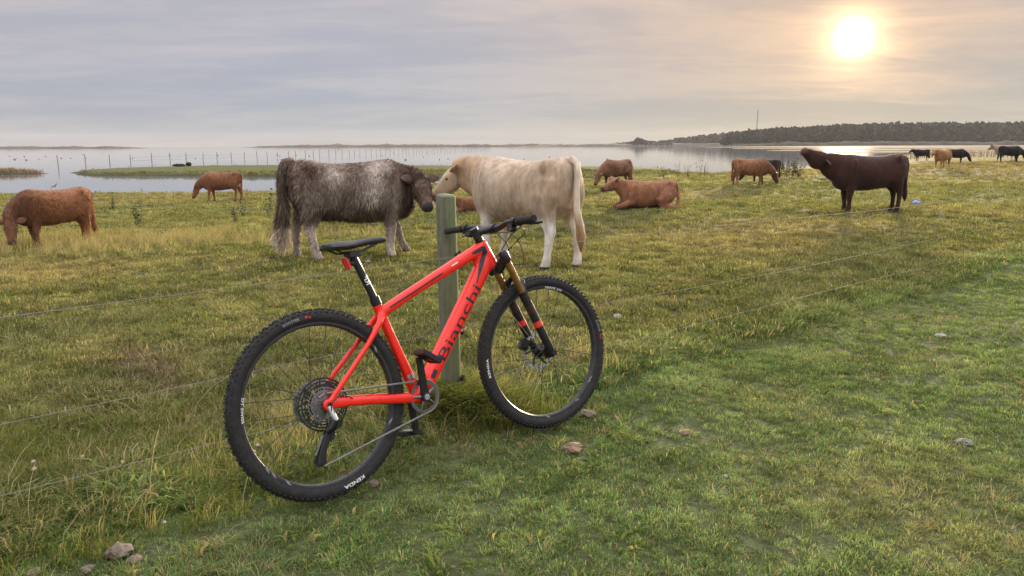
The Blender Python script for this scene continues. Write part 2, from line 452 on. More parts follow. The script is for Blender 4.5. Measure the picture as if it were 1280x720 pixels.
ys = axis(-8, 14, .11, 1.017, 3200, 130, 1.09); xp = axis(0, 10, .13, 1.024, 3200, 110, 1.12); xs = [-x for x in xp[:0:-1]] + xp
XX, YY = np.meshgrid(np.array(xs), np.array(ys)); PP = np.stack([XX.ravel(), YY.ravel()], 1)
ZZ = ground_z(PP); nx = len(xs); ny = len(ys)
I = np.arange(nx * ny).reshape(ny, nx)
Q = np.stack([I[:-1, :-1], I[:-1, 1:], I[1:, 1:], I[1:, :-1]], -1).reshape(-1, 4)
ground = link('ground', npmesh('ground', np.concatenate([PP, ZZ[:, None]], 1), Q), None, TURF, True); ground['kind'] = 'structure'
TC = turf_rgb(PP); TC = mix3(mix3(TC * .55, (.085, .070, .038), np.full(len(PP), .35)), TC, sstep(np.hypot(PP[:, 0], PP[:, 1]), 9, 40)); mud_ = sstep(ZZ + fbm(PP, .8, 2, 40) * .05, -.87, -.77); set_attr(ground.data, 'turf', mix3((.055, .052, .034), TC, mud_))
L = 3200
sea = link('water', mesh('water', [(-L, 15, WL), (L, 15, WL), (L, L, WL), (-L, L, WL)], [(0, 1, 2, 3)]), None, WATER); sea['kind'] = 'structure'


# pixel <-> place helpers used to measure positions off the photograph
def at_depth(px, py, Y):
    dv = Fv * FPX + R2 * (px - 640) + U2 * (360 - py); t = Y / dv.y
    return Vector((0, 0, CAM_H)) + dv * t


def on_z(px, py, zz=0.0):
    dv = Fv * FPX + R2 * (px - 640) + U2 * (360 - py); t = (zz - CAM_H) / dv.z
    return Vector((0, 0, CAM_H)) + dv * t


def on_ground(px, py):
    zz = 0.0
    for _ in range(12):
        p = on_z(px, py, zz); zz = .5 * zz + .5 * gz(p.x, p.y)
    return on_z(px, py, zz)


# ------------------------------------------------------------------ grass (uncountable: stuff)
def tuft_mesh(name, n, radius, hmin, hmax, w, lean, seed, m, seg=2):
    r = np.random.RandomState(seed); V = []; Qd = []; T = []; C = []
    for i in range(n):
        a = r.uniform(0, 6.28); rr = radius * math.sqrt(r.uniform(0, 1)); bx, by = rr * math.cos(a), rr * math.sin(a)
        h = r.uniform(hmin, hmax); la = a + r.normal(0, .9); ln = h * lean * r.uniform(.2, 1.3); dx, dy = math.cos(la), math.sin(la)
        fa = r.uniform(0, 6.28); wx, wy = math.cos(fa) * w * .5, math.sin(fa) * w * .5; c = (r.uniform(), r.uniform(), 0)
        o = len(V)
        V += [(bx - wx, by - wy, -.01), (bx + wx, by + wy, -.01)]
        mx, my, mz = bx + dx * ln * .35, by + dy * ln * .35, h * .62
        V += [(mx - wx * .8, my - wy * .8, mz), (mx + wx * .8, my + wy * .8, mz), (bx + dx * ln, by + dy * ln, h * (1 - .35 * min(1, lean * .6)))]
        Qd.append((o, o + 1, o + 3, o + 2)); T.append((o + 2, o + 3, o + 4)); C += [c] * 5
    me = npmesh(name, V, np.array(Qd), np.array(T)); set_attr(me, 'rnd', C); me.materials.append(m)
    return me


def scatter(name, pts, scales, variants, label, cat, seed=0):
    """one grass object: points carry scale and turn; geometry nodes set a tuft on each"""
    coll = bpy.data.collections.new(name + '_tufts')
    for i, me in enumerate(variants):
        coll.objects.link(bpy.data.objects.new('%s_%d' % (name, i), me))
    me = bpy.data.meshes.new(name); me.vertices.add(len(pts)); me.vertices.foreach_set('co', np.asarray(pts, np.float32).ravel())
    r = np.random.RandomState(seed)
    a = me.attributes.new('sc', 'FLOAT', 'POINT'); a.data.foreach_set('value', np.asarray(scales, np.float32))
    a = me.attributes.new('rt', 'FLOAT_VECTOR', 'POINT')
    rt = np.stack([r.normal(0, .12, len(pts)), r.normal(0, .12, len(pts)), r.uniform(0, 6.28, len(pts))], 1); a.data.foreach_set('vector', rt.astype(np.float32).ravel())
    pa = np.asarray(pts); gc = turf_rgb(pa) * r.uniform(.75, 1.28, (len(pts), 1)) * np.clip(1 + .30 * fbm(pa[:, :2], 2.2, 3, 44) + .45 * fbm(pa[:, :2], 7.5, 2, 45), .35, 1.9)[:, None]; a = me.attributes.new('gcol', 'FLOAT_COLOR', 'POINT'); a.data.foreach_set('color', np.concatenate([gc, np.ones((len(gc), 1))], 1).astype(np.float32).ravel())
    me.update()
    o = link(name, me); g = bpy.data.node_groups.new(name, 'GeometryNodeTree')
    g.interface.new_socket('Geometry', in_out='INPUT', socket_type='NodeSocketGeometry'); g.interface.new_socket('Geometry', in_out='OUTPUT', socket_type='NodeSocketGeometry')
    N = g.nodes; gi = N.new('NodeGroupInput'); go = N.new('NodeGroupOutput'); ip = N.new('GeometryNodeInstanceOnPoints'); ci = N.new('GeometryNodeCollectionInfo')
    ci.inputs[0].default_value = coll; ci.inputs['Separate Children'].default_value = True; ci.inputs['Reset Children'].default_value = True
    ip.inputs['Pick Instance'].default_value = True
    sa = N.new('GeometryNodeInputNamedAttribute'); sa.data_type = 'FLOAT'; sa.inputs[0].default_value = 'sc'
    ra = N.new('GeometryNodeInputNamedAttribute'); ra.data_type = 'FLOAT_VECTOR'; ra.inputs[0].default_value = 'rt'
    mp_ = N.new('GeometryNodeMeshToPoints')
    Lk = g.links.new
    Lk(gi.outputs[0], mp_.inputs[0]); Lk(mp_.outputs[0], ip.inputs['Points']); Lk(ci.outputs[0], ip.inputs['Instance']); Lk(sa.outputs[0], ip.inputs['Scale']); Lk(ra.outputs[0], ip.inputs['Rotation']); Lk(ip.outputs[0], go.inputs[0])
    md = o.modifiers.new('scatter', 'NODES'); md.node_group = g
    tag(o, label, cat, kind='stuff')
    return o


def wedge(n_per, bands, seed):
    """random ground points inside the (generously widened) field of view, denser close by"""
    r = np.random.RandomState(seed); out = []
    for y0, y1, dens in bands:
        W_ = .78 * y1 + 1.3; n = int(dens * 2 * W_ * (y1 - y0)); p = np.stack([r.uniform(-W_, W_, n), r.uniform(y0, y1, n)], 1)
        out.append(p[np.abs(p[:, 0]) < .78 * p[:, 1] + 1.3])
    return np.concatenate(out)


def fence_s(P): return (P[:, 0] - FP.x) * FN.x + (P[:, 1] - FP.y) * FN.y


def fence_t(P): return (P[:, 0] - FP.x) * FD.x + (P[:, 1] - FP.y) * FD.y


turf_vars = [tuft_mesh('t', 26, .045, .018, .042, .0046, 1.0, 20 + i, BLADE) for i in range(5)] + [tuft_mesh('t', 30, .05, .022, .055, .0046, 1.5, 30 + i, BLADE) for i in range(3)]
P = wedge(1, [(1.2, 3.2, 1100), (3.2, 5, 760), (5, 8, 420), (8, 12, 190), (12, 20, 75), (20, 34, 24), (34, 62, 8)], 3)
zz = ground_z(P); k = zz > WL + .12; P = P[k]; zz = zz[k]
s = fence_s(P); Y = P[:, 1]
lump = .5 * fbm(P, 1.6, 3, 9) + .8 * fbm(P, 6.5, 2, 10)
sc = np.where(s < -.25, .54, 1.0) * np.clip(1 + .62 * lump, .45, 1.9) * np.clip(.85 + Y / 26, .9, 3.2)
sc *= np.where((s > -.3) & (s < .35), 1.35, 1.0) * rs.uniform(.7, 1.3, len(P))
keep = rs.uniform(0, 1, len(P)) < (1 - .75 * bare(P)) * np.clip(.88 + .6 * lump + (s < -.3) * .12, .5, 1)
scatter('grass', np.concatenate([P, zz[:, None]], 1)[keep], sc[keep], turf_vars, 'cropped pasture grass covering the whole field', 'grass', 1)

# broad-leaved weeds and flat dead thatch in the turf
weed_vars = [tuft_mesh('w', 9, .03, .012, .035, .011, 2.0, 90 + i, LUSH) for i in range(3)]
Pw = wedge(1, [(1.2, 4, 26), (4, 8, 12), (8, 14, 5)], 14); Pw = Pw[fbm(Pw, .9, 2, 51) > -.05]
scatter('turf_weeds', np.concatenate([Pw, ground_z(Pw)[:, None]], 1), rs.uniform(.6, 1.5, len(Pw)), weed_vars, 'small broad leaved weeds in the cropped turf', 'weeds', 5)
th_vars = [tuft_mesh('th', 14, .06, .02, .06, .0042, 3.2, 95 + i, STRAW) for i in range(4)]
Pt = wedge(1, [(1.2, 3.5, 120), (3.5, 7, 70), (7, 14, 22)], 15); Pt = Pt[fbm(Pt, 1.2, 3, 52) > .02]
scatter('dead_thatch', np.concatenate([Pt, ground_z(Pt)[:, None] + .012], 1), rs.uniform(.3, .75, len(Pt)), th_vars, 'flat dead straw lying in the turf', 'grass', 6)

# tussocks and the uncut strip under the wires
long_vars = [tuft_mesh('l', 34, .05, .07, .17, .0046, 1.1, 50 + i, LUSH) for i in range(5)]
r_ = np.random.RandomState(8); n = 5200
t_ = r_.uniform(-3.2, 9, n); s_ = r_.normal(-.02, .17, n); dens = np.where(t_ < -.3, 1.0, np.where(t_ < 1.0, .6, .30)); k = r_.uniform(0, 1, n) < dens
Pl = np.stack([FP.x + FD.x * t_ + FN.x * s_, FP.y + FD.y * t_ + FN.y * s_], 1)[k]; scl = np.where(t_[k] < .3, .48, .20) * r_.uniform(.5, 1.15, k.sum())
# shaggy clump round the foot of the post
n = 620; a = r_.uniform(0, 6.28, n); rr = np.abs(r_.normal(0, .13, n)); Pp = np.stack([FP.x + .05 + 1.9 * rr * np.cos(a), FP.y - .12 + rr * np.sin(a)], 1)
Pl = np.concatenate([Pl, Pp]); scl = np.concatenate([scl, np.clip(1.35 - rr * 2.4, .45, 1.25) * r_.uniform(.75, 1.2, n)])
# lower left corner, unmown
n = 1500; Pq = np.stack([r_.normal(-2.0, .55, n), r_.normal(2.95, .34, n)], 1); k = fence_s(Pq) > -.55; Pq = Pq[k]
Pl = np.concatenate([Pl, Pq]); scl = np.concatenate([scl, r_.uniform(.25, .6, len(Pq))])
scatter('long_grass', np.concatenate([Pl, ground_z(Pl)[:, None]], 1), scl, long_vars, 'longer uncut grass under the fence wires and round the post', 'grass', 2)

# bleached dry grass: left pasture, fence line, shore
dry_vars = [tuft_mesh('d', 20, .06, .10, .30, .0040, 1.0, 70 + i, STRAW) for i in range(4)]
n = 900; Pd = np.stack([r_.normal(-6.6, 2.0, n), r_.normal(12.2, .9, n)], 1); sd_ = r_.uniform(.5, 1.15, n)
n = 620; t_ = r_.uniform(-3.2, 1.2, n); s_ = r_.normal(.12, .25, n); Pe = np.stack([FP.x + FD.x * t_ + FN.x * s_, FP.y + FD.y * t_ + FN.y * s_], 1)
Pd = np.concatenate([Pd, Pe]); sd_ = np.concatenate([sd_, r_.uniform(.28, .62, n)])
n = 900; Pe = np.stack([r_.uniform(-2, 30, n), r_.uniform(9, 30, n)], 1); k = fbm(Pe, .5, 2, 12) > .12; Pe = Pe[k]
Pd = np.concatenate([Pd, Pe]); sd_ = np.concatenate([sd_, r_.uniform(.3, .6, len(Pe))])
n = 2200; Pe = np.stack([r_.uniform(14, 70, n), r_.uniform(30, 75, n)], 1); k = fbm(Pe, .12, 2, 13) > .0; Pe = Pe[k]; Pd = np.concatenate([Pd, Pe]); sd_ = np.concatenate([sd_, r_.uniform(.8, 1.7, len(Pe))])
zz = ground_z(Pd); k = zz > WL + .14
scatter('dry_grass', np.concatenate([Pd, zz[:, None]], 1)[k], sd_[k], dry_vars, 'bleached dry grass standing in the pasture', 'grass', 3)

# a few long bent stalks close to the lower left corner
st = MB()
for i in range(30):
    x, y = r_.normal(-1.95, .45), r_.normal(3.0, .32); h = r_.uniform(.14, .34); a = r_.normal(.3, .9); ln = h * r_.uniform(.2, .8)
    z0 = gz(x, y); pts = [(x + math.cos(a) * ln * q * q, y + math.sin(a) * ln * q * q, z0 + h * q * (1 - .25 * q)) for q in (0, .35, .7, 1)]
    st.tube(pts, [.0016, .0014, .0012, .0006], 4)
tag(st.build('grass_stalks', mat('straw_stalk', (.42, .34, .18), .8), None), 'long bleached bent stalks rising from the unmown corner', 'grass', kind='stuff')
# ------------------------------------------------------------------ far shores, woods, islets
def ridge(name, x0, x1, y, h, depth, seed, base, label=None, taper=True):
    n = 160; r = np.random.RandomState(seed); X = np.linspace(x0, x1, n); u = np.linspace(0, 1, n)
    env = (np.minimum(1, np.minimum(u, 1 - u) * 7) if taper else np.ones(n)) ** .7
    hh = h * env * (.72 + .35 * fbm(np.stack([X / (x1 - x0) * 22, X * 0], 1), 1, 4, seed)); hh = np.maximum(hh, .12)
    rows = []
    for v, k in ((-.5, 0), (-.42, .55), (-.2, .9), (0, 1), (.25, .8), (.5, 0)):
        rows.append(np.stack([X, y + depth * v + 0 * X, WL - .3 + (hh * k * (1 + .12 * r.normal(size=n)) if k else 0 * X) + (.0 if k else -.3)], 1))
    V = np.concatenate(rows); I_ = np.arange(len(V)).reshape(6, n); q = np.stack([I_[:-1, :-1], I_[:-1, 1:], I_[1:, 1:], I_[1:, :-1]], -1).reshape(-1, 4)
    m = mat('far_scrub', (.058, .048, .034), .95, var=.45, scale=.06)
    o = link(name, npmesh(name, V, q), None, m, False); o['kind'] = 'structure'
    return o


def px_x(px, Y): return (px - 640) / FPX * Y / math.cos(PITCH) * (math.cos(PITCH) ** 2 + 0.0) if False else at_depth(px, 181.7, Y).x


ridge('island', px_x(-160, 1150), px_x(186, 1150), 1150, 4.2, 60, 1, None)
ridge('island', px_x(303, 1500), px_x(790, 1500), 1500, 6.5, 90, 2, None)
ridge('coast', px_x(893, 915), px_x(1520, 915), 915, 7.0, 22, 4, None)
ridge('coast', px_x(640, 1350), px_x(1500, 1350), 1350, 6.5, 120, 3, None)


def crowns(name, spots, label, cat, seed, m=FARLEAF, leaf=1.5, per=70, base=(.042, .046, .028)):
    """trees of a far wood: trunk and a crown of many leaf-clump faces"""
    r = np.random.RandomState(seed); V = []; Qd = []; C = []; off = 0
    for (x, y, zb, h, wd) in spots:
        n = per; ph = r.uniform(0, 6.28, n); ct = r.uniform(-1, 1, n); rad_ = r.uniform(.35, 1, n) ** .5
        top = zb + h; cz = zb + h * .62
        lob = 1 + .28 * np.sin(ph * 3 + r.uniform(0, 6)) * r.uniform(.4, 1)
        c = np.stack([x + wd * rad_ * lob * np.sqrt(1 - ct * ct) * np.cos(ph), y + wd * rad_ * lob * np.sqrt(1 - ct * ct) * np.sin(ph), cz + h * .40 * rad_ * ct], 1)
        a = r.normal(size=(n, 3)); a /= np.linalg.norm(a, axis=1, keepdims=True); b_ = np.cross(a, r.normal(size=(n, 3))); b_ /= np.linalg.norm(b_, axis=1, keepdims=True)
        s_ = leaf * r.uniform(.6, 1.4, (n, 1)) * (h / 16)
        q = np.stack([c - a * s_ - b_ * s_ * .3, c - b_ * s_ * .9, c + a * s_ + b_ * s_ * .2, c + b_ * s_], 1).reshape(-1, 3)
        tr = np.array([(x - .25, y, zb - .5), (x + .25, y, zb - .5), (x + .12, y, zb + h * .6), (x - .12, y, zb + h * .6)])
        V.append(q); V.append(tr); nn = n + 1; Qd.append(off + np.arange(nn * 4).reshape(nn, 4)); off += nn * 4
        t = np.array(base) * r.uniform(.6, 1.35) * np.array([r.uniform(.9, 1.25), 1, r.uniform(.8, 1.1)])
        C.append(np.repeat(t[None] * r.uniform(.7, 1.3, (n, 1)), 4, 0)); C.append(np.tile((.06, .05, .04), (4, 1)))
    me = npmesh(name, np.concatenate(V), np.concatenate(Qd)); set_attr(me, 'coat', np.concatenate(C))
    o = link(name, me, None, m); tag(o, label, cat, kind='stuff'); return o


r_ = np.random.RandomState(21); sp = []
for i in range(1300):
    px = r_.uniform(903, 1500); Y = 930 + r_.uniform(0, 120) ** 1.0
    hp = np.interp(px, [903, 915, 950, 1000, 1050, 1100, 1180, 1300, 1500], [10, 17, 20, 22.5, 25, 26, 26.5, 26, 26]) * (1 - .10 * (Y < 960)) * r_.uniform(.88, 1.01)
    sp.append((px_x(px, Y), Y, WL + .2, hp * Y / FPX, r_.uniform(3.2, 5.2)))
crowns('pine_forest', sp, 'dark pine wood along the far shore under the sun', 'forest', 4, leaf=1.9, per=64)
sp = []
for i in range(210):
    px = r_.uniform(758, 930); Y = 1400 + r_.uniform(0, 120)
    hp = np.interp(px, [758, 790, 800, 812, 830, 860, 885, 905, 930], [3, 5, 7.5, 6, 6.5, 10.5, 13, 14.5, 15]) * r_.uniform(.7, 1.05)
    sp.append((px_x(px, Y), Y, WL + .2, hp * Y / FPX, r_.uniform(5, 9)))
crowns('coastal_wood', sp, 'hazy wooded rise on the coast left of the pine wood', 'wood', 5, leaf=2.6, per=60)
sp = [(px_x(797 + dx, 1250), 1250, WL, h_ * 1250 / FPX, 6.5) for dx, h_ in ((-4, 7), (0, 10), (4, 9), (9, 7), (14, 5.5), (24, 4.5), (32, 5), (40, 4.2))]
crowns('tree_clump', sp, 'small dark clump of trees standing out on the coast', 'trees', 6, leaf=2.2, per=110, base=(.035, .04, .024))

# lattice radio mast above the wood
mp_ = at_depth(945, 181, 1080); mast = empty('radio_mast', (mp_.x, 1080, WL)); hm = 1080 * 43 / FPX
mm = mat('mast_steel', (.20, .20, .21), .5, .3)
tw = MB()
for a in (0, 2.09, 4.19): tw.tube([(.9 * math.cos(a), .9 * math.sin(a), 0), (.55 * math.cos(a), .55 * math.sin(a), hm)], .16, 5)
for i in range(24):
    z0, z1 = hm * i / 24, hm * (i + 1) / 24
    for a in (0, 2.09, 4.19): tw.tube([(.85 * math.cos(a), .85 * math.sin(a), z0), (.85 * math.cos(a + 2.09), .85 * math.sin(a + 2.09), z1)], .07, 4)
tw.build('lattice', mm, mast, False)
MB().tube([(0, 0, hm), (0, 0, hm + 4)], .1, 5).build('antenna', mm, mast, False)
tag(mast, 'thin lattice radio mast rising above the far pine wood', 'mast')

# reed bed on the islet at the left edge
def reeds(name, poly_x, poly_y, n, h, seed, label, cols, cond=None):
    r = np.random.RandomState(seed); P_ = np.stack([r.uniform(*poly_x, n), r.uniform(*poly_y, n)], 1); zz_ = ground_z(P_); k_ = zz_ > WL + .02
    if cond is not None: k_ &= cond(P_)
    P_ = P_[k_]; zz_ = zz_[k_]; n = len(P_); hh = h * r.uniform(.55, 1.1, n); a = r.uniform(0, 6.28, n); w = .02
    dx = np.stack([np.cos(a), np.sin(a), 0 * a], 1) * w * r.uniform(.6, 1.6, (n, 1)); ln = r.normal(0, .16, (n, 2)) * hh[:, None]
    B = np.concatenate([P_, zz_[:, None] - .03], 1); T = B + np.concatenate([ln, hh[:, None]], 1); M_ = B + np.concatenate([ln * .3, hh[:, None] * .6], 1)
    V = np.stack([B - dx, B + dx, M_ + dx, M_ - dx, T], 1).reshape(-1, 3); o_ = np.arange(n) * 5
    me = npmesh(name, V, np.stack([o_, o_ + 1, o_ + 2, o_ + 3], 1), np.stack([o_ + 3, o_ + 2, o_ + 4], 1))
    c = np.array(cols)[r.randint(0, len(cols), n)] * r.uniform(.7, 1.25, (n, 1)); set_attr(me, 'coat', np.repeat(c, 5, 0))
    o = link(name, me, None, LEAF); tag(o, label, 'reeds', kind='stuff'); return o


TAN = [(.27, .19, .10), (.23, .155, .08), (.18, .14, .07)]
reeds('reed_bed', (-75, -38.5), (57, 78), 34000, .45, 1, 'tan reed bed on the islet at the left', TAN, lambda P_: sdf(P_, STRIPS[4]) > .2)
reeds('marsh_reeds', (44, 100), (66, 120), 4200, 1.0, 2, 'rusty reeds along the marsh edge behind the far cattle', [(.27, .17, .09), (.22, .14, .08), (.30, .22, .12)], lambda P_: fbm(P_, .10, 2, 3) > .10)
reeds('shore_grass', (-60, 14), (34, 86), 5000, .28, 3, 'rough tufts fringing the spit and the near bank', [(.13, .13, .05), (.20, .17, .08), (.09, .11, .035)], lambda P_: (sdf(P_, MAIN) < 1.2))

# two dark bushes on the spit
def bush(x, y, w, h, seed, label):
    r = np.random.RandomState(seed); n = 900; root = empty('bush', (x, y, gz(x, y)))
    c = r.normal(size=(n, 3)); c /= np.linalg.norm(c, axis=1, keepdims=True); c *= r.uniform(.5, 1, (n, 1)) ** .5
    c = c * np.array((w, w * .7, h * .5)) * (1 + .25 * fbm(c, 1.5, 2, seed))[:, None] + np.array((0, 0, h * .5)); c[:, 2] = np.maximum(c[:, 2], .02)
    a = r.normal(size=(n, 3)); a /= np.linalg.norm(a, axis=1, keepdims=True); b_ = np.cross(a, r.normal(size=(n, 3))); b_ /= np.linalg.norm(b_, axis=1, keepdims=True); s_ = .055
    V = np.stack([c - a * s_, c - b_ * s_ * .5, c + a * s_, c + b_ * s_ * .5], 1).reshape(-1, 3); me = npmesh('foliage', V, np.arange(n * 4).reshape(n, 4))
    set_attr(me, 'coat', np.repeat(np.array((.085, .09, .05)) * r.uniform(.6, 1.4, (n, 1)), 4, 0)); link('foliage', me, root, LEAF)
    st_ = MB()
    for i in range(6):
        aa = i * 1.05; st_.tube([(0, 0, 0), (w * .5 * math.cos(aa), w * .4 * math.sin(aa), h * .7)], [.03, .012], 5)
    st_.build('stem', mat('twig', (.07, .05, .035), .9), root)
    tag(root, label, 'bush', 'bushes on the spit')


p = at_depth(224, 206, 74); bush(p.x, 74, .60, .28, 3, 'wide dark bush on the green spit, left of a smaller one')
p = at_depth(236, 206, 75); bush(p.x, 75, .26, .42, 4, 'narrow dark bush on the green spit, right of a wider one')

# weedy stalks: shore plants on the right and dock stems on the left
def stalk_plant(px, py, Y, h, n, seed, label, colr, group, leafy=.5):
    p_ = on_ground(px, py) if Y is None else at_depth(px, py, Y); x, y = p_.x, p_.y; r = np.random.RandomState(seed); root = empty('weed_plant', (x, y, gz(x, y)))
    m1 = mat('weed_' + group[:5], colr, .9, var=.3, scale=6); st_ = MB(); lf = MB(); k_ = y / FPX
    for i in range(n):
        a = r.uniform(0, 6.28); ln = r.uniform(.05, .3) * h; hh = h * r.uniform(.6, 1.05); b0 = Vector((r.normal(0, .05 * h), r.normal(0, .05 * h), -.02))
        tip = b0 + Vector((math.cos(a) * ln, math.sin(a) * ln, hh)); mid = b0.lerp(tip, .5) + Vector((r.normal(0, .03), r.normal(0, .03), 0))
        w = max(.004, .16 * k_); st_.tube([b0, mid, tip], [w, w * .8, w * .5], 4)
        for j in range(int(22 * leafy) + 3):
            u = r.uniform(.15, 1); c = b0.lerp(tip, u); aa = r.uniform(0, 6.28); s_ = h * r.uniform(.05, .13); dv = Vector((math.cos(aa), math.sin(aa), r.uniform(-.2, .6))) * s_; e = Vector((-dv.y, dv.x, .02)) * .35
            lf.add([c, c + dv * .5 + e, c + dv, c + dv * .5 - e], [(0, 1, 2, 3)])
    st_.build('stem', m1, root); lf.build('leaves', m1, root, False)
    tag(root, label, 'weed', group)


BR = (.10, .075, .05); GR = (.085, .10, .04)
for i, (px, py, Y, h, n) in enumerate([(829, 221, 44, .8, 4), (846, 219, 46, 1.1, 4), (860, 218, 46, .9, 5), (875, 216, 47, 1.2, 4), (882, 216, 47, 1.0, 5)]):
    stalk_plant(px, py, Y, h, n, 40 + i, ['short leaning dead weed at the shore right of the lying calf', 'taller forked dead weed at the shore right of the lying calf', 'bare upright dead weed standing at the water edge',
                                         'tallest thin dead weed by the water, middle of the shore', 'spindly dead weed beside the tallest one at the shore'][i], BR, 'dead weeds along the shore', .4)
for i, (px, w, h) in enumerate([(975, 5, .9), (983, 5, 1.3), (991, 4, 1.1), (999, 4, 1.0)]):
    stalk_plant(px, 209, 40, h, 9, 60 + i, ['leafy grey shore weed just right of the grazing horned cow', 'tall bushy shore weed between two lower ones', 'bushy shore weed third from the grazing horned cow', 'leafy shore weed below the raised muzzle of the dark cow'][i], BR, 'leafy shore weeds', 1.0)
for i, (px, py, h, n) in enumerate([(172, 284, .55, 6), (335, 272, .75, 3), (296, 283, .5, 5), (305, 272, .55, 4), (141, 262, .4, 5)]):
    stalk_plant(px, py, None, h, n, 70 + i, ['dark bushy dock plant right of the left brown cow', 'tall thin dock stem just left of the shaggy grey cow', 'low green dock plant left of the shaggy grey cow', 'upright dock plant in front of the far brown cow',
                                           'small dock plant in the grass between the two brown cows'][i], GR, 'dock plants in the pasture', .9)

# the fence standing in the shallow water
wf = empty('water_fence', (-52, 92, WL)); pm = mat('wet_post', (.22, .21, .20), .9, var=.3)
pme = None; D0 = Vector((-52.6, 90.0)); dv = Vector((.118, .993)); prev = None
wires = MB()
for i in range(74):
    q = D0 + dv * (4.7 * i) + Vector((random.gauss(0, .15), random.gauss(0, .2)))
    if pme is None:
        o = MB().tube([(0, 0, -1.0), (0, 0, .55), (0, 0, 1.32)], [.06, .055, .05], 7).build('post', pm, wf); pme = o.data
    else:
        o = bpy.data.objects.new('post', pme); COL.objects.link(o); o.parent = wf
    o.location = (q.x + 52, q.y - 92, random.gauss(0, .06)); o.rotation_euler = (random.gauss(0, .035), random.gauss(0, .045), 0)
    if prev is not None and i > 3:
        for hz in (.42, .85): wires.tube([(prev.x + 52, prev.y - 92, hz), ((prev.x + q.x) / 2 + 52, (prev.y + q.y) / 2 - 92, hz - .05), (q.x + 52, q.y - 92, hz)], .012, 4)
    prev = q
wires.build('wire', mat('old_wire', (.16, .15, .15), .6, .5), wf)
tag(wf, 'long line of thin posts and wire wading out through the shallow water', 'fence')

# haze: evening air over the flats
hz = MB().box((0, 1560, 24), (6800, 3500, 52)); hb = hz.build('haze', None, None, False)
hm_ = bpy.data.materials.new('evening_haze'); hm_.use_nodes = True; N = hm_.node_tree; N.nodes.clear()
vo = N.nodes.new('ShaderNodeVolumePrincipled'); vo.inputs['Color'].default_value = (.95, .93, .93, 1); vo.inputs['Density'].default_value = HAZE; vo.inputs['Anisotropy'].default_value = .0
ou = N.nodes.new('ShaderNodeOutputMaterial'); N.links.new(vo.outputs[0], ou.inputs['Volume']); hb.data.materials.append(hm_); hb['kind'] = 'stuff'
# ------------------------------------------------------------------ cattle
def V3(*a): return np.array(a, float)


def nrm(v): v = np.asarray(v, float); return v / max(1e-9, np.linalg.norm(v))


def loft(mb, secs, n=22, power=2.25):
    """secs: (centre, lateral, up, half width, half height) rings"""
    R = []
    for c, a, u, w, h in secs:
        ring = []
        for k in range(n):
            an = 2 * math.pi * k / n; cx, sx = math.cos(an), math.sin(an)
            cx = math.copysign(abs(cx) ** (2 / power), cx); sx = math.copysign(abs(sx) ** (2 / power), sx)
            ring.append(tuple(np.asarray(c) + np.asarray(a) * cx * w + np.asarray(u) * sx * h))
        R.append(ring)
    mb.rings(R)


def bez(a, b_, c, t): return (1 - t) ** 2 * a + 2 * t * (1 - t) * b_ + t * t * c


KX = .87
TRUNK = [(-.845, 1.08, .90, .05), (-.82, 1.135, .78, .125), (-.76, 1.180, .66, .20), (-.66, 1.205, .58, .250), (-.52, 1.195, .525, .275), (-.34, 1.165, .505, .290), (-.14, 1.155, .480, .325), (.05, 1.155, .455, .345), (.22, 1.165, .450, .335),
         (.40, 1.185, .455, .30), (.54, 1.20, .455, .262), (.66, 1.165, .46, .23), (.77, 1.09, .50, .185), (.85, 1.00, .56, .13), (.885, .91, .64, .06)]


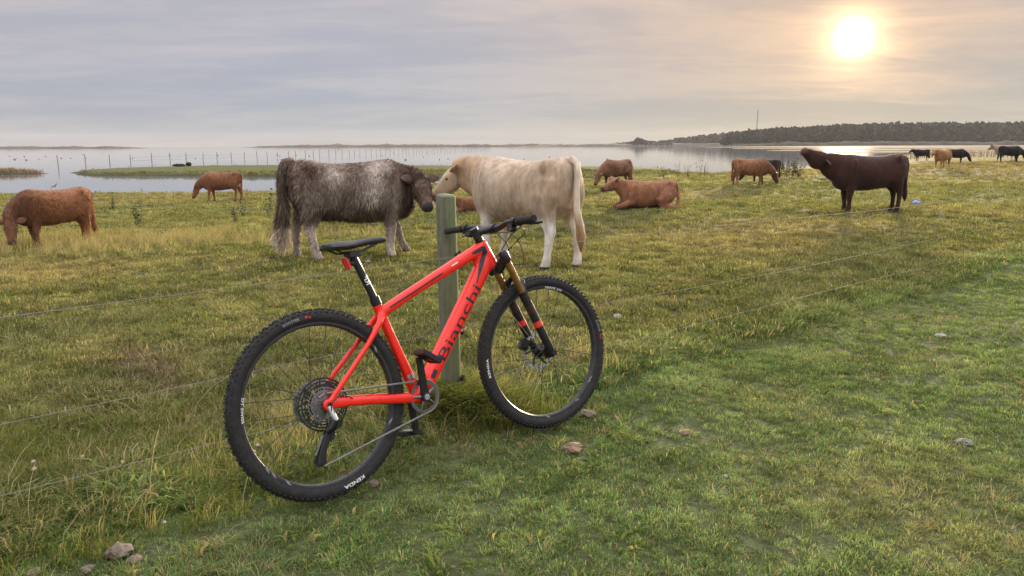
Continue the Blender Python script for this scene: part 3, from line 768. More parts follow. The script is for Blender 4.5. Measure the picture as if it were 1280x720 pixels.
def cow(name, spec):
    s = spec.get('scale', 1.0); voxel = spec.get('voxel', .022); lying = spec.get('lying', False)
    dz = -.415 if lying else 0.0; fat = spec.get('fat', 1.0)
    mb = MB(); Y_ = V3(0, 1, 0); Z_ = V3(0, 0, 1)
    loft(mb, [(V3(x * KX, 0, (a + b_) / 2 + dz), Y_, Z_, w * fat, (a - b_) / 2) for x, a, b_, w in TRUNK], 26)
    # hip bones, shoulder blades and belly roundness
    for sy in (-1, 1):
        loft(mb, [(V3(-.66 * KX, sy * .15, 1.10 + dz), Y_, Z_, .02, .02), (V3(-.58 * KX, sy * .195, 1.09 + dz), Y_, Z_, .085, .105), (V3(-.46 * KX, sy * .18, 1.07 + dz), Y_, Z_, .04, .05)], 12)
        loft(mb, [(V3(.36 * KX, sy * .20, .86 + dz), Y_, Z_, .05, .18), (V3(.48 * KX, sy * .225, .84 + dz), Y_, Z_, .085, .27), (V3(.62 * KX, sy * .19, .80 + dz), Y_, Z_, .06, .2)], 14)
    # neck and head
    poll = V3(*spec['poll']) ; hd = nrm(spec['head']); n0 = V3(.46, 0, .90 + dz); n1 = V3(*spec.get('nmid', tuple((n0 + poll) / 2 + V3(.05, 0, .02))))
    rings = []
    for t in np.linspace(0, 1, 8):
        c = bez(n0, n1, poll, t); c2 = bez(n0, n1, poll, min(1, t + .02)); c1 = bez(n0, n1, poll, max(0, t - .02)); T = nrm(c2 - c1)
        la = nrm(np.cross(Z_, T)) if abs(T[2]) < .98 else Y_; la = la if la[1] > 0 else -la; up = np.cross(T, la); up = up if up @ (Z_ + V3(-.3, 0, 0)) > 0 else -up
        nk_ = spec.get('neck', 1); hh = np.interp(t, [0, .4, .8, 1], [.29, .225 * (1 + (nk_ - 1) * .6), .165 * nk_, .13 * nk_]); ww = np.interp(t, [0, .4, .8, 1], [.20, .150, .115, .10])
        rings.append((c - up * np.interp(t, [0, .5, 1], [.02, .05, .02]), la, up, ww, hh))
    loft(mb, rings, 20)
    lat = nrm(np.cross(Z_ + hd * .01, hd)) if abs(hd[2]) < .97 else Y_
    if lat @ V3(*spec.get('lat', (0, 1, 0))) < 0: lat = -lat
    lat = nrm(lat + spec.get('hroll', 0) * Z_); lat = nrm(lat - hd * (lat @ hd)); top = np.cross(hd, lat)
    if top[2] < 0 and abs(hd[2]) < .97: top = -top
    if spec.get('topfix') is not None and top @ V3(*spec['topfix']) < 0: top = -top
    hs = spec.get('hsize', 1.0)
    hf = spec.get('hshort', .90); H = lambda u, l, v: poll + (hd * u * hf + lat * l + top * v) * hs
    jw = spec.get('jaw', 1.0); loft(mb, [(H(u, 0, v), lat, top, w * hs, h * hs * (1 + (jw - 1) * max(0, 1 - max(0, u) / .42))) for u, w, h, v in ((-.085, .03, .03, .0), (-.06, .080, .080, .0), (.0, .100, .105, -.01), (.08, .113, .125, -.025), (.16, .115, .130, -.035), (.24, .100, .112, -.035), (.32, .085, .094, -.03), (.40, .080, .082, -.028), (.455, .084, .076, -.03), (.49, .072, .062, -.032), (.508, .035, .03, -.034))], 18, 2.4)
    for sy in (-1, 1):   # brow ridge and cheek
        loft(mb, [(H(.07, sy * .085, .06), lat, top, .01, .01), (H(.13, sy * .098, .05), lat, top, .028, .03), (H(.20, sy * .085, .035), lat, top, .01, .01)], 10)
    # legs
    feet = spec.get('feet', {})
    if not lying:
        for sy, key in ((1, 'fl'), (-1, 'fr')):
            fx, fy = feet.get(key, (0, 0)); y0 = .165 * sy
            pts = [(.50, y0, .86, .105, .13), (.50, y0 * 1.08, .66, .10, .125), (.50 + fx * .25, y0 * 1.05 + fy * .3, .52, .074, .088), (.515 + fx * .55, y0 + fy * .6, .345, .056, .060), (.51 + fx * .75, y0 + fy * .8, .21, .040, .044), (.51 + fx * .93, y0 + fy * .95, .11, .046, .050), (.53 + fx, y0 + fy, .055, .050, .056), (.55 + fx, y0 + fy, -.01, .058, .068)]
            loft(mb, [(V3(x * KX, y, z_), Y_, V3(1, 0, 0), w, l) for x, y, z_, w, l in pts], 14)
        for sy, key in ((1, 'bl'), (-1, 'br')):
            fx, fy = feet.get(key, (0, 0)); y0 = .17 * sy
            pts = [(-.58, y0, .98, .10, .17), (-.55, y0 * 1.08, .80, .125, .20), (-.53 + fx * .1, y0 * 1.12, .66, .11, .165), (-.60 + fx * .3, y0 * 1.05 + fy * .3, .53, .078, .105), (-.675 + fx * .5, y0 + fy * .5, .42, .052, .068), (-.675 + fx * .7, y0 + fy * .75, .31, .042, .048), (-.665 + fx * .85, y0 + fy * .9, .18, .040, .045), (-.655 + fx * .95, y0 + fy, .10, .046, .052), (-.635 + fx, y0 + fy, .05, .05, .058), (-.615 + fx, y0 + fy, -.01, .057, .068)]
            loft(mb, [(V3(x * KX, y, z_), Y_, V3(1, 0, 0), w, l) for x, y, z_, w, l in pts], 14)
    else:
        for sy in (1, -1):
            mb.tube([(.50, .17 * sy, .42), (.52, .22 * sy, .20), (.74, .23 * sy, .13), (.90, .22 * sy, .075)], [.12, .11, .075, .062], 12)
            mb.tube([(.90, .22 * sy, .075), (.78, .17 * sy, .05), (.62, .15 * sy, .045)], [.06, .045, .05], 10)
            mb.tube([(-.55, .18 * sy, .50), (-.42, .28 * sy, .34), (-.25, .33 * sy, .21), (-.30, .36 * sy, .11)], [.20, .19, .15, .10], 14)
            mb.tube([(-.25, .34 * sy, .12), (-.50, .38 * sy, .08), (-.66, .38 * sy, .06), (-.45, .40 * sy, .05), (-.22, .41 * sy, .05)], [.10, .07, .055, .045, .05], 10)
    body = remeshed(mb.v, mb.f, voxel, spec.get('smooth', 5), .5)
    # ears and tail join the skin as thin extra shells
    ex = MB()
    for sy in (-1, 1):
        e0 = H(.0, sy * .085, .015); ed = nrm(lat * sy * .88 + top * spec.get('earup', .12) - hd * .22); ew = nrm(np.cross(ed, top) + .2 * hd); et = np.cross(ed, ew); el = spec.get('ear', .21) * hs
        loft(ex, [(e0 + ed * el * u - et * .02 * math.sin(u * 3), ew, et, w * hs, h * hs) for u, w, h in ((-.1, .018, .018), (.1, .028, .022), (.35, .066, .014), (.65, .066, .010), (.88, .038, .007), (1.0, .006, .004))], 10)
    tl = spec.get('tail', [(-.78, 0, 1.12), (-.85, 0, 1.09), (-.885, .01, .97), (-.865, .03, .80), (-.845, .05, .62), (-.845, .06, .46), (-.85, .06, .33), (-.855, .06, .24)])
    if lying: tl = [(-.80, 0, 1.13 + dz), (-.88, .03, 1.05 + dz), (-.90, .10, .45), (-.86, .22, .25), (-.75, .36, .08), (-.6, .43, .04)]
    k_ = len(tl); tl = [(a_ * KX, b__, c__) for a_, b__, c__ in tl]; ex.tube(tl, [float(np.interp(i / (k_ - 1), [0, .12, .5, .68, .85, 1], [.055, .042, .028, .042, .05, .012])) * spec.get('tailw', 1) for i in range(k_)], 10)
    me2 = mesh('x', ex.v, ex.f)
    bm = bmesh.new(); bm.from_mesh(body); bm.from_mesh(me2); bmesh.ops.recalc_face_normals(bm, faces=bm.faces); bm.to_mesh(body); bm.free(); bpy.data.meshes.remove(me2)
    co = np.empty(len(body.vertices) * 3, np.float32); body.vertices.foreach_get('co', co); co = co.reshape(-1, 3).astype(float)
    # hair roots
    body.calc_loop_triangles(); nt_ = len(body.loop_triangles); ti = np.empty(nt_ * 3, np.int32); body.loop_triangles.foreach_get('vertices', ti); ti = ti.reshape(-1, 3)
    A, B, C_ = co[ti[:, 0]], co[ti[:, 1]], co[ti[:, 2]]; fn = np.cross(B - A, C_ - A); ar = np.linalg.norm(fn, axis=1); fn /= ar[:, None] + 1e-12
    coat = spec['coat']; hu = (co - poll) @ hd / hs / hf; hl = (co - poll) @ lat / hs; hv = (co - poll) @ top / hs
    ishead = (hu > -.05) & (hu < .6) & (np.abs(hl) < .16) & (np.abs(hv) < .22)

    def colour(Pn):
        c = coat(Pn); u = (Pn - poll) @ hd / hs / hf; l = (Pn - poll) @ lat / hs; v = (Pn - poll) @ top / hs
        near = (u > -.05) & (np.abs(l) < .16) & (np.abs(v) < .22)
        hc = np.array(spec.get('face', None) if spec.get('face') is not None else coat(V3(.9, 0, 1.0)[None])[0])
        c = np.where(near[:, None] & (u > .02)[:, None], hc[None] * (.9 + .25 * fbm(Pn, 6, 2, 4))[:, None], c)
        muz = near & (u > .425); c = np.where(muz[:, None], np.array(spec.get('muzzle', (.085, .045, .034)))[None], c)
        if not lying: c = np.where((Pn[:, 2] < .052)[:, None], np.array((.04, .032, .026))[None], c)
        return np.clip(c, .002, 1)
    set_attr(body, 'coat', colour(co))
    x, y = spec['pos']; root = empty('cow', (x, y, gz(x, y) - .015), spec['az']); root.scale = (s, s, s)
    bo = link('body', body, root, HIDE, True)
    nh = spec.get('hair', 2500)
    if nh:
        r = np.random.RandomState(spec.get('seed', 1)); pr = ar / ar.sum(); idx = r.choice(nt_, nh, p=pr); u1 = np.sqrt(r.uniform(0, 1, nh)); u2 = r.uniform(0, 1, nh)
        Pn = A[idx] * (1 - u1)[:, None] + B[idx] * (u1 * (1 - u2))[:, None] + C_[idx] * (u1 * u2)[:, None]; Nn = fn[idx]
        hu = (Pn - poll) @ hd / hs / hf; face = (hu > .1) & (np.abs((Pn - poll) @ lat) < .17) & (np.abs((Pn - poll) @ top) < .22)
        keep = ~((hu > .40) & face) & (Pn[:, 2] > .07); Pn = Pn[keep]; Nn = Nn[keep]; face = face[keep]; nh = len(Pn); hu_ = hu[keep]; hl_h = (Pn - poll) @ lat / hs
        Ls = spec.get('hlen', .04) * r.uniform(.5, 1.3, nh) * np.where(face, .45, 1) * np.where((Pn[:, 2] < .5) & (not lying) & (Pn[:, 0] > -.745), spec.get('leghair', .4), 1) * (1 + .5 * np.clip(fbm(Pn, 2, 2, 6), -1, 1)) * np.where((Nn[:, 2] > .6) | ((Nn[:, 2] < -.3) & (Pn[:, 0] > -.74)), .55, 1)
        tail = (Pn[:, 0] < -.752) & (Pn[:, 2] < .75); Ls = np.where(tail, Ls * 1.6, Ls); Ls = np.where((np.abs(hu_) < .13) & (np.abs(hl_h) > .10) & (np.abs(hl_h) < .36), Ls * .4, Ls)
        sw = fbm(Pn, 3.0, 2, 8); sw2 = fbm(Pn, 3.0, 2, 9)
        D = .30 * Nn * spec.get('hlift', 1) + np.stack([-.35 + 1.1 * sw, .4 * sw2 * np.ones(nh), -.75 + .55 * sw2], 1) + r.normal(0, .16, (nh, 3))
        D -= Nn * np.minimum(0, np.einsum('ij,ij->i', D, Nn) - .06 * spec.get('hlift', 1))[:, None]; D /= np.linalg.norm(D, axis=1, keepdims=True)
        Sd = np.cross(D, Nn + r.normal(0, .35, (nh, 3))); Sd /= np.linalg.norm(Sd, axis=1, keepdims=True) + 1e-9; wv = spec.get('hwid', .006) * r.uniform(.6, 1.4, (nh, 1))
        b0 = Pn - Nn * .006; m0 = Pn + D * Ls[:, None] * .55 + Nn * (Ls * .08)[:, None]; t0 = Pn + D * Ls[:, None] + np.stack([r.normal(0, .12, nh) * Ls, r.normal(0, .12, nh) * Ls, -.22 * Ls], 1)
        V = np.stack([b0 - Sd * wv * .5, b0 + Sd * wv * .5, m0 + Sd * wv * .45, m0 - Sd * wv * .45, t0], 1).reshape(-1, 3); o_ = np.arange(nh) * 5
        hm2 = npmesh('hair', V, np.stack([o_, o_ + 1, o_ + 2, o_ + 3], 1), np.stack([o_ + 3, o_ + 2, o_ + 4], 1))
        hv_ = spec.get('hvar', .3); cc = colour(Pn) * r.uniform(1 - hv_ * .7, 1 + hv_ * 1.3, (nh, 1)); set_attr(hm2, 'coat', np.repeat(cc, 5, 0))
        link('hair', hm2, root, FUR)['kind'] = 'stuff'
    if spec.get('eyes', True):
        em = mat('cattle_eye', (.012, .009, .008), .12, spec=.6)
        for sy in (-1, 1):
            e = MB(); c = H(.15, sy * .104, .022); loft(e, [(c + hd * .018 * math.cos(a), lat, top, max(.001, .018 * math.sin(a)), max(.001, .013 * math.sin(a))) for a in np.linspace(.05, 3.09, 8)], 10, 2); e.build('eye', em, root)
            nn = MB(); c = H(.487, sy * .034, -.018); loft(nn, [(c + hd * .02 * k, lat, top, w, w * .8) for k, w in ((-1, .004), (-.2, .014), (.4, .013), (.7, .004))], 8, 2); nn.build('nostril', mat('nostril', (.01, .007, .006), .5), root)
    if spec.get('horns'):
        hmv = mat('horn', (.42, .36, .26), .45)
        for sy in (-1, 1):
            h0 = H(-.02, sy * .07, .05); hl_ = spec['horns']; h_ = MB()
            h_.tube([tuple(h0), tuple(h0 + (lat * sy * .5) * hl_), tuple(h0 + (lat * sy * .85 + top * .12 + hd * .15) * hl_), tuple(h0 + (lat * sy * 1.0 + top * .5 + hd * .25) * hl_)], [.03, .026, .018, .004], 9); h_.build('horn', hmv, root)
    tag(root, spec['label'], 'cow', 'grazing cattle')
    return root


def lerp3(a, b_, t): return np.asarray(a)[None] * (1 - t)[:, None] + np.asarray(b_)[None] * t[:, None]


def coat_grey(P):
    n = fbm(P * np.array((1, 1, .55)), 4.5, 4, 1); m_ = fbm(P, 1.9, 3, 2)
    sil = sstep(P[:, 0], -.72, -.36) * (1 - sstep(P[:, 0], .28, .52)) * sstep(P[:, 2], .52, .80)
    sil = np.clip(sil * (.60 + 1.0 * m_) + .75 * n * (sil > .05), 0, 1)
    c = lerp3((.165, .112, .082), (.50, .43, .365), sil)
    leg = (1 - sstep(P[:, 2], .36, .58)) * (np.abs(P[:, 0]) > .25); c = c * (1 - leg[:, None]) + leg[:, None] * np.array((.42, .36, .31)) * (1 + .3 * n)[:, None]
    sh = np.exp(-((P[:, 0] - .50) / .13) ** 2 - ((P[:, 2] - .62) / .22) ** 2); c = c * (1 - .6 * sh[:, None]) + .6 * sh[:, None] * np.array((.42, .36, .31))
    fr = sstep(P[:, 0], .50, .64) * sstep(P[:, 2], .30, .5); c = c * (1 - fr[:, None]) + fr[:, None] * np.array((.075, .044, .030))
    tl = (P[:, 0] < -.752); tb = np.where((P[:, 2] < .48)[:, None], np.array((.48, .40, .32))[None], np.array((.15, .11, .085))[None]); c = np.where(tl[:, None], tb, c)
    return c * (1 + .35 * n)[:, None]


def coat_cream(P):
    n = fbm(P, 3.2, 4, 3); m_ = fbm(P, 1.4, 3, 4)
    c = lerp3((.49, .375, .275), (.34, .235, .15), np.clip(.35 + .8 * m_, 0, 1))
    nk = sstep(P[:, 0], .38, .98) * sstep(P[:, 2], .50, .66); c = c * (1 - nk[:, None]) + nk[:, None] * np.array((.45, .285, .165))
    bel = 1 - sstep(P[:, 2], .46, .60); mid = (np.abs(P[:, 0] + .02) < .34) * bel * (P[:, 2] > .40); c = c * (1 - mid[:, None]) + mid[:, None] * np.array((.42, .25, .13))
    leg = np.maximum((1 - sstep(P[:, 2], .46, .64)) * (np.abs(P[:, 0] + .02) > .34), P[:, 2] < .42); c = c * (1 - leg[:, None]) + leg[:, None] * np.array((.68, .62, .55))
    tl = (P[:, 0] < -.752); tb = np.where((P[:, 2] < .50)[:, None], np.array((.40, .24, .13))[None], np.array((.62, .52, .41))[None]); c = np.where(tl[:, None], tb, c)
    return c * (1 + .16 * n)[:, None]


def coat_plain(base, dark, seed, f=1.6):
    def fn(P):
        n = fbm(P, f, 3, seed); lo = 1 - sstep(P[:, 2], .45, .85)
        return lerp3(base, dark, np.clip(.30 + .55 * n + .15 * lo, 0, 1)) * (1 + .2 * fbm(P, 7, 2, seed + 1))[:, None]
    return fn


def front_dark(base, dark, seed):
    def fn(P):
        n = fbm(P, 1.8, 3, seed); t = np.clip(sstep(P[:, 0], .05, .75) * .8 + .35 * n, 0, 1)
        return lerp3(base, dark, t) * (1 + .2 * fbm(P, 7, 2, seed + 1))[:, None]
    return fn


GRZ = dict(poll=(1.0, 0, .56), nmid=(.88, 0, .84), head=(.42, 0, -.9), topfix=(1, 0, .4), earup=.05)
def place(px, Y): p = at_depth(px, 230, Y); return (p.x, Y)


cow('cow', dict(pos=(-1.93, 9.25), az=rad(22), scale=1.0, poll=(.80, -.22, .93), nmid=(.72, -.04, 1.02), head=(.06, -.66, -.72), lat=(1, 0, 0), hsize=.93, topfix=(0, -1, 1), coat=coat_grey, face=(.135, .085, .060), hair=24000, hlen=.072, hwid=.0085, hlift=.6, hvar=.5,
                ear=.185, earup=.1, feet=dict(fl=(.30, .05), fr=(-.03, -.02), bl=(-.10, .0), br=(.14, -.02)), muzzle=(.035, .033, .036), tailw=1.5, seed=2, voxel=.019, fat=1.05,
                tail=[(-.76, 0, 1.15), (-.85, -.01, 1.16), (-.91, -.03, 1.06), (-.925, -.04, .85), (-.92, -.05, .66), (-.925, -.05, .50), (-.93, -.05, .36), (-.935, -.05, .22)], label='shaggy dark brown and silver grey cow turning its head by the post'))
cow('cow', dict(pos=(.155, 8.84), az=rad(134), scale=1.035, poll=(1.10, .06, 1.01), nmid=(.86, .0, 1.08), head=(.51, .48, -.71), hsize=.98, coat=coat_cream, face=(.52, .385, .26), hair=11000, hlen=.014, hwid=.0032, hlift=.25, hvar=.12, ear=.25, earup=.1, neck=1.22,
                feet=dict(fl=(-.02, .03), fr=(.10, .0), bl=(.06, .04), br=(-.10, .03)), muzzle=(.22, .13, .10), seed=3, voxel=.019, fat=1.02,
                tail=[(-.77, 0, 1.16), (-.86, .0, 1.13), (-.90, .02, 1.02), (-.90, .035, .86), (-.92, .045, .66), (-.935, .01, .50), (-.935, -.01, .36), (-.93, -.02, .22)], tailw=1.0, label='big cream coated cow with white legs nosing the shaggy cow'))
cow('cow', dict(pos=place(1086, 15.4), az=rad(181), scale=.965, poll=(.97, 0, 1.05), nmid=(.72, 0, .98), hsize=1.16, jaw=1.45, head=(.86, 0, .50), topfix=(-.3, 0, 1), earup=-.35, coat=coat_plain((.046, .018, .013), (.033, .013, .010), 5), hair=4000, hlen=.016, hwid=.006, neck=1.5,
                feet=dict(fl=(.02, 0), fr=(-.05, 0), bl=(.03, 0), br=(-.05, 0)), seed=4, ear=.15, label='very dark brown cow stretching its muzzle up to the sky'))
cow('cow', dict(pos=place(64, 12.2), az=rad(235), scale=.77, coat=front_dark((.29, .130, .058), (.11, .045, .025), 8), face=(.16, .072, .036), hair=20000, hlen=.05, hwid=.0065, hlift=.8, hvar=.45, seed=5, feet=dict(fl=(.05, .05), fr=(-.10, 0), bl=(.05, 0), br=(-.06, 0)), fat=1.08,
                label='rust brown grazing cow cut off by the left edge', **{**GRZ, 'poll': (.92, .17, .57), 'head': (.18, .42, -.88)}))
cow('cow', dict(pos=place(278, 29), az=rad(187), scale=.94, coat=coat_plain((.27, .115, .055), (.13, .052, .029), 11), hair=3500, hlen=.06, hwid=.012, hvar=.4, voxel=.028, seed=6, feet=dict(fl=(.10, 0), fr=(-.08, 0), bl=(.08, 0), br=(-.12, 0)), label='small far reddish brown cow grazing near the left water edge', **GRZ))
cow('cow', dict(pos=place(771, 30), az=rad(212), scale=.92, coat=coat_plain((.26, .135, .075), (.045, .022, .016), 13, 3.0), hair=3500, hvar=.4, hlen=.06, hwid=.012, voxel=.028, seed=7, feet=dict(fl=(.12, 0), bl=(.08, 0), br=(-.1, 0)), label='brindled brown cow grazing behind the lying calf', **GRZ))
cow('cow', dict(pos=place(811, 16.4), az=rad(186), scale=.80, lying=True, poll=(.92, .02, .72), nmid=(.78, .0, .70), head=(.86, .16, -.34), hsize=1.08, hshort=.80, ear=.22, earup=.5, coat=coat_plain((.32, .150, .078), (.20, .085, .046), 15), hair=9000, hvar=.35, hlen=.038, hwid=.006, seed=8, label='chestnut calf lying in the grass with its head up'))
cow('cow', dict(pos=place(592, 16.3), az=rad(180), scale=.45, lying=True, poll=(1.0, 0, .66), nmid=(.86, 0, .66), head=(.8, .1, -.55), hsize=1.2, coat=coat_plain((.24, .10, .048), (.13, .05, .028), 16), hair=900, hlen=.05, hwid=.01, voxel=.035, seed=18, eyes=False, label='little brown calf half hidden behind the post and cream cow'))
cow('cow', dict(pos=place(937, 31), az=rad(-8), scale=.93, coat=front_dark((.28, .135, .07), (.15, .062, .032), 17), hvar=.4, face=(.10, .04, .022), hair=4500, hlen=.07, hwid=.012, voxel=.028, horns=.22, seed=9, feet=dict(fl=(.16, 0), fr=(-.1, 0), bl=(-.12, 0), br=(.05, 0)), label='long haired rusty cow with small horns grazing towards the right', **GRZ))
cow('cow', dict(pos=place(954, 33.5), az=rad(168), scale=.86, coat=coat_plain((.030, .016, .013), (.018, .010, .009), 19), hair=900, hlen=.05, hwid=.012, voxel=.034, seed=10, eyes=False, label='dark calf mostly hidden behind the rusty horned cow', **GRZ))
STD = dict(poll=(1.0, 0, 1.12), nmid=(.84, 0, 1.06), head=(.80, 0, -.55))
cow('cow', dict(pos=place(1149, 80), az=rad(178), scale=1.0, coat=coat_plain((.016, .011, .011), (.012, .009, .009), 21), hair=500, hlen=.06, hwid=.02, voxel=.045, seed=11, eyes=False, label='far black cow standing with level head, leftmost of the far herd', **STD))
cow('cow', dict(pos=place(1175, 48), az=rad(216), scale=.98, coat=coat_plain((.36, .185, .078), (.24, .105, .045), 23), hair=1800, hlen=.08, hwid=.016, voxel=.035, seed=12, eyes=False, label='golden long haired cow standing in the far herd', **STD))
cow('cow', dict(pos=place(1190, 57), az=rad(-25), scale=.92, coat=coat_plain((.018, .013, .012), (.014, .01, .01), 25), hair=500, hlen=.08, hwid=.02, voxel=.045, horns=.36, seed=13, eyes=False, label='black horned cow grazing right behind the golden cow', **GRZ))
cow('cow', dict(pos=place(1258, 55), az=rad(-6), scale=.98, coat=coat_plain((.016, .012, .012), (.012, .009, .009), 27), hair=900, hlen=.05, hwid=.016, voxel=.036, seed=14, eyes=False, feet=dict(fl=(.15, 0), bl=(.1, 0), br=(-.1, 0)), label='black cow grazing at the far right edge', **GRZ))
cow('cow', dict(pos=place(1253, 59), az=rad(112), scale=1.08, coat=coat_plain((.34, .24, .17), (.26, .17, .11), 29), hair=700, hlen=.07, hwid=.018, voxel=.045, seed=15, eyes=False, label='pale tan cow standing behind the black one at far right', **STD))
# ------------------------------------------------------------------ near fence: one post, three wires
fence = empty('pasture_fence', (FP.x, FP.y, 0))
pm2 = bpy.data.materials.new('weathered_post'); pm2.use_nodes = True; q = NB(pm2.node_tree); p = pm2.node_tree.nodes['Principled BSDF']
tcn = q.n('ShaderNodeTexCoord'); mpn = q.n('ShaderNodeMapping'); q.put(mpn.inputs[0], tcn.outputs['Object']); mpn.inputs['Scale'].default_value = (1, 1, .06)
gr = q.m('ADD', q.m('MULTIPLY', q.noise(mpn.outputs[0], 75, 5, .7, .6), .65), q.m('MULTIPLY', q.noise(tcn.outputs['Object'], 22, 4, .7), .35)); al = q.noise(tcn.outputs['Object'], 9, 4, .6); sxp = q.n('ShaderNodeSeparateXYZ'); q.put(sxp.inputs[0], tcn.outputs['Object'])
c = q.mix(q.rng(gr, .3, .7), (.075, .080, .058), (.19, .19, .145))
alg = q.m('ADD', q.m('MULTIPLY', sxp.outputs[0], 9.0), q.m('MULTIPLY', q.m('SUBTRACT', al, .5), 1.8))     # green algae grows on the damp side
c = q.mix(q.m('MULTIPLY', q.rng(alg, -.55, .6), .62), c, q.mix(al, (.11, .16, .05), (.18, .225, .085)))
q.put(p.inputs['Base Color'], c); p.inputs['Roughness'].default_value = .9
bn = q.n('ShaderNodeBump'); bn.inputs['Strength'].default_value = .35; bn.inputs['Distance'].default_value = .003; q.put(bn.inputs['Height'], gr); q.put(p.inputs['Normal'], bn.outputs[0])
po = MB(); zs = [-.3, 0, .2, .4, .6, .8, .95, 1.075, 1.091, 1.096]; rr_ = [.053, .0525, .0520, .0515, .051, .0505, .0502, .050, .046, .037]
R_ = [[(r0 * (1 + .03 * math.sin(3 * a + 1) + .012 * math.sin(7 * a)) * math.cos(a), r0 * (1 + .03 * math.sin(3 * a + 1) + .012 * math.sin(7 * a)) * math.sin(a), z0 + (.10 * r0 * math.cos(a - 2.2) if z0 > 1 else 0)) for a in np.linspace(0, 2 * math.pi, 28, endpoint=False)] for z0, r0 in zip(zs, rr_)]
po.rings(R_).build('post', pm2, fence)
post = fence.children[0]; post.rotation_euler = (0, rad(-.55), 0)
WZ = (.792, .405, .142); blk = mat('insulator_plastic', (.018, .018, .02), .4); pink = mat('insulator_core', (.55, .30, .28), .5); wm = mat('fence_wire', (.25, .235, .21), .7, .0)
side = Vector((FN.x, FN.y, 0)) * -.05 + Vector((FD.x, FD.y, 0)) * .030
dirv = Vector((FD.x, FD.y, 0)); nrmv = Vector((-FN.x, -FN.y, 0))
for i, zq in enumerate(WZ):
    c0 = side + Vector((0, 0, zq))
    ins = MB().tube([c0 - nrmv * .012, c0 + nrmv * .012, c0 + nrmv * .026], [.011, .013, .009], 10); ins.tube([c0 + nrmv * .018 - Vector((0, 0, .024)), c0 + nrmv * .022, c0 + nrmv * .018 + Vector((0, 0, .024))], [.007, .011, .007], 8)
    io = ins.build('insulator', blk, post)
    MB().tube([c0 + nrmv * .024 - dirv * .018, c0 + nrmv * .024 + dirv * .018], .0085, 9).build('core', pink, post) if i != 2 else None
    a0 = c0 + nrmv * .028; pts = []
    for t in list(np.linspace(-9, 0, 10)) + list(np.linspace(1.5, 42, 28)):
        sag = -.05 * (1 - (2 * ((t % 13.5) / 13.5) - 1) ** 2) * .5
        pts.append(a0 + dirv * float(t) + Vector((0, 0, sag + .012 * math.sin(t * .9 + i * 2))))
    MB().tube(pts, .0013 if i == 0 else .0011, 6).build('wire', wm, fence)
tag(fence, 'weathered round timber fence post with three thin electric wires', 'fence')

# blue crumpled plastic caught beside the top wire
def crumple(name, loc, size, m, label, cat, seed, squash=.75, group=None, n=2, amp=.35):
    bm = bmesh.new(); bmesh.ops.create_icosphere(bm, subdivisions=n, radius=1); r = np.random.RandomState(seed)
    P_ = np.array([v.co[:] for v in bm.verts]); k_ = 1 + amp * fbm(P_, 1.4, 3, seed) + r.normal(0, amp * .15, len(P_))
    for v, kk, p_ in zip(bm.verts, k_, P_): v.co = Vector(p_ * kk) * size; v.co.z *= squash
    me = bpy.data.meshes.new(name); bm.to_mesh(me); bm.free()
    o = link(name, me, None, m, False); o.location = loc; o.rotation_euler = (0, 0, r.uniform(0, 6)); tag(o, label, cat, group); return o


pb = on_ground(1145, 257); crumple('plastic_bag', (pb.x, pb.y, pb.z + .06), .085, mat('blue_plastic', (.16, .26, .62), .35, var=.35, scale=30), 'crumpled blue plastic lying by the wire behind the dark cow', 'litter', 3, .8, amp=.6)
# ------------------------------------------------------------------ mountain bike leaning on the post
BAZ, BLEAN = .7024, .2071
bx_ = Vector((math.cos(BAZ), math.sin(BAZ), 0)); l0 = Vector((-math.sin(BAZ), math.cos(BAZ), 0)); up0 = Vector((0, 0, 1))
bl_ = l0 * math.cos(BLEAN) - up0 * math.sin(BLEAN); bu_ = up0 * math.cos(BLEAN) + l0 * math.sin(BLEAN)
bike = empty('mountain_bike')
BM = Matrix(((bx_.x, bl_.x, bu_.x, -.6869), (bx_.y, bl_.y, bu_.y, 2.7499), (bx_.z, bl_.z, bu_.z, .004), (0, 0, 0, 1)))
bike.matrix_world = BM
tag(bike, 'bright red hardtail mountain bike leaning against the timber fence post', 'bicycle')
WB, RW, HA, HX, HZ, STEER = 1.1582, .368, 1.1627, .8968, .8625, -.1109
KAX = Vector((-math.cos(HA), 0, math.sin(HA))); SR = Matrix.Rotation(STEER, 4, KAX); SC_ = Vector((HX, 0, HZ))
ST = Matrix.Translation(SC_) @ SR @ Matrix.Translation(-SC_)


def steer(p): return ST @ p


red = mat('red_paint', (.88, .022, .010), .3, spec=.35, coat=.45, var=.05, scale=8); blackp = mat('black_satin', (.016, .016, .018), .38, var=.2); rubber = mat('tyre_rubber', (.027, .026, .026), .78, spec=.3, var=.25, bump=.3, bscale=300)
carbon = mat('carbon_rim', (.030, .030, .032), .38, var=.2); alloy = mat('alloy', (.55, .55, .56), .32, .95); steel = mat('chain_steel', (.26, .255, .245), .35, .9); gold = mat('gold_stanchion', (.32, .185, .065), .28, .75)
white = mat('white_print', (.78, .78, .76), .5, var=.03); greyp = mat('grey_print', (.24, .24, .26), .5); navy = mat('dark_print', (.020, .016, .030), .45); dksteel = mat('black_steel', (.035, .035, .037), .35, .7); orange = mat('red_print', (.75, .05, .03), .45)

# --- frame: one carbon shell
fr = MB()


def ptube(pts, hh, ww, y=None, n=18, power=2.6):
    P_ = [(x, (0 if y is None else y[i]), z_) for i, (x, z_) in enumerate(pts)]
    fr.tube(P_, hh, n, up=(0, 1, 0), flat=ww, power=power)


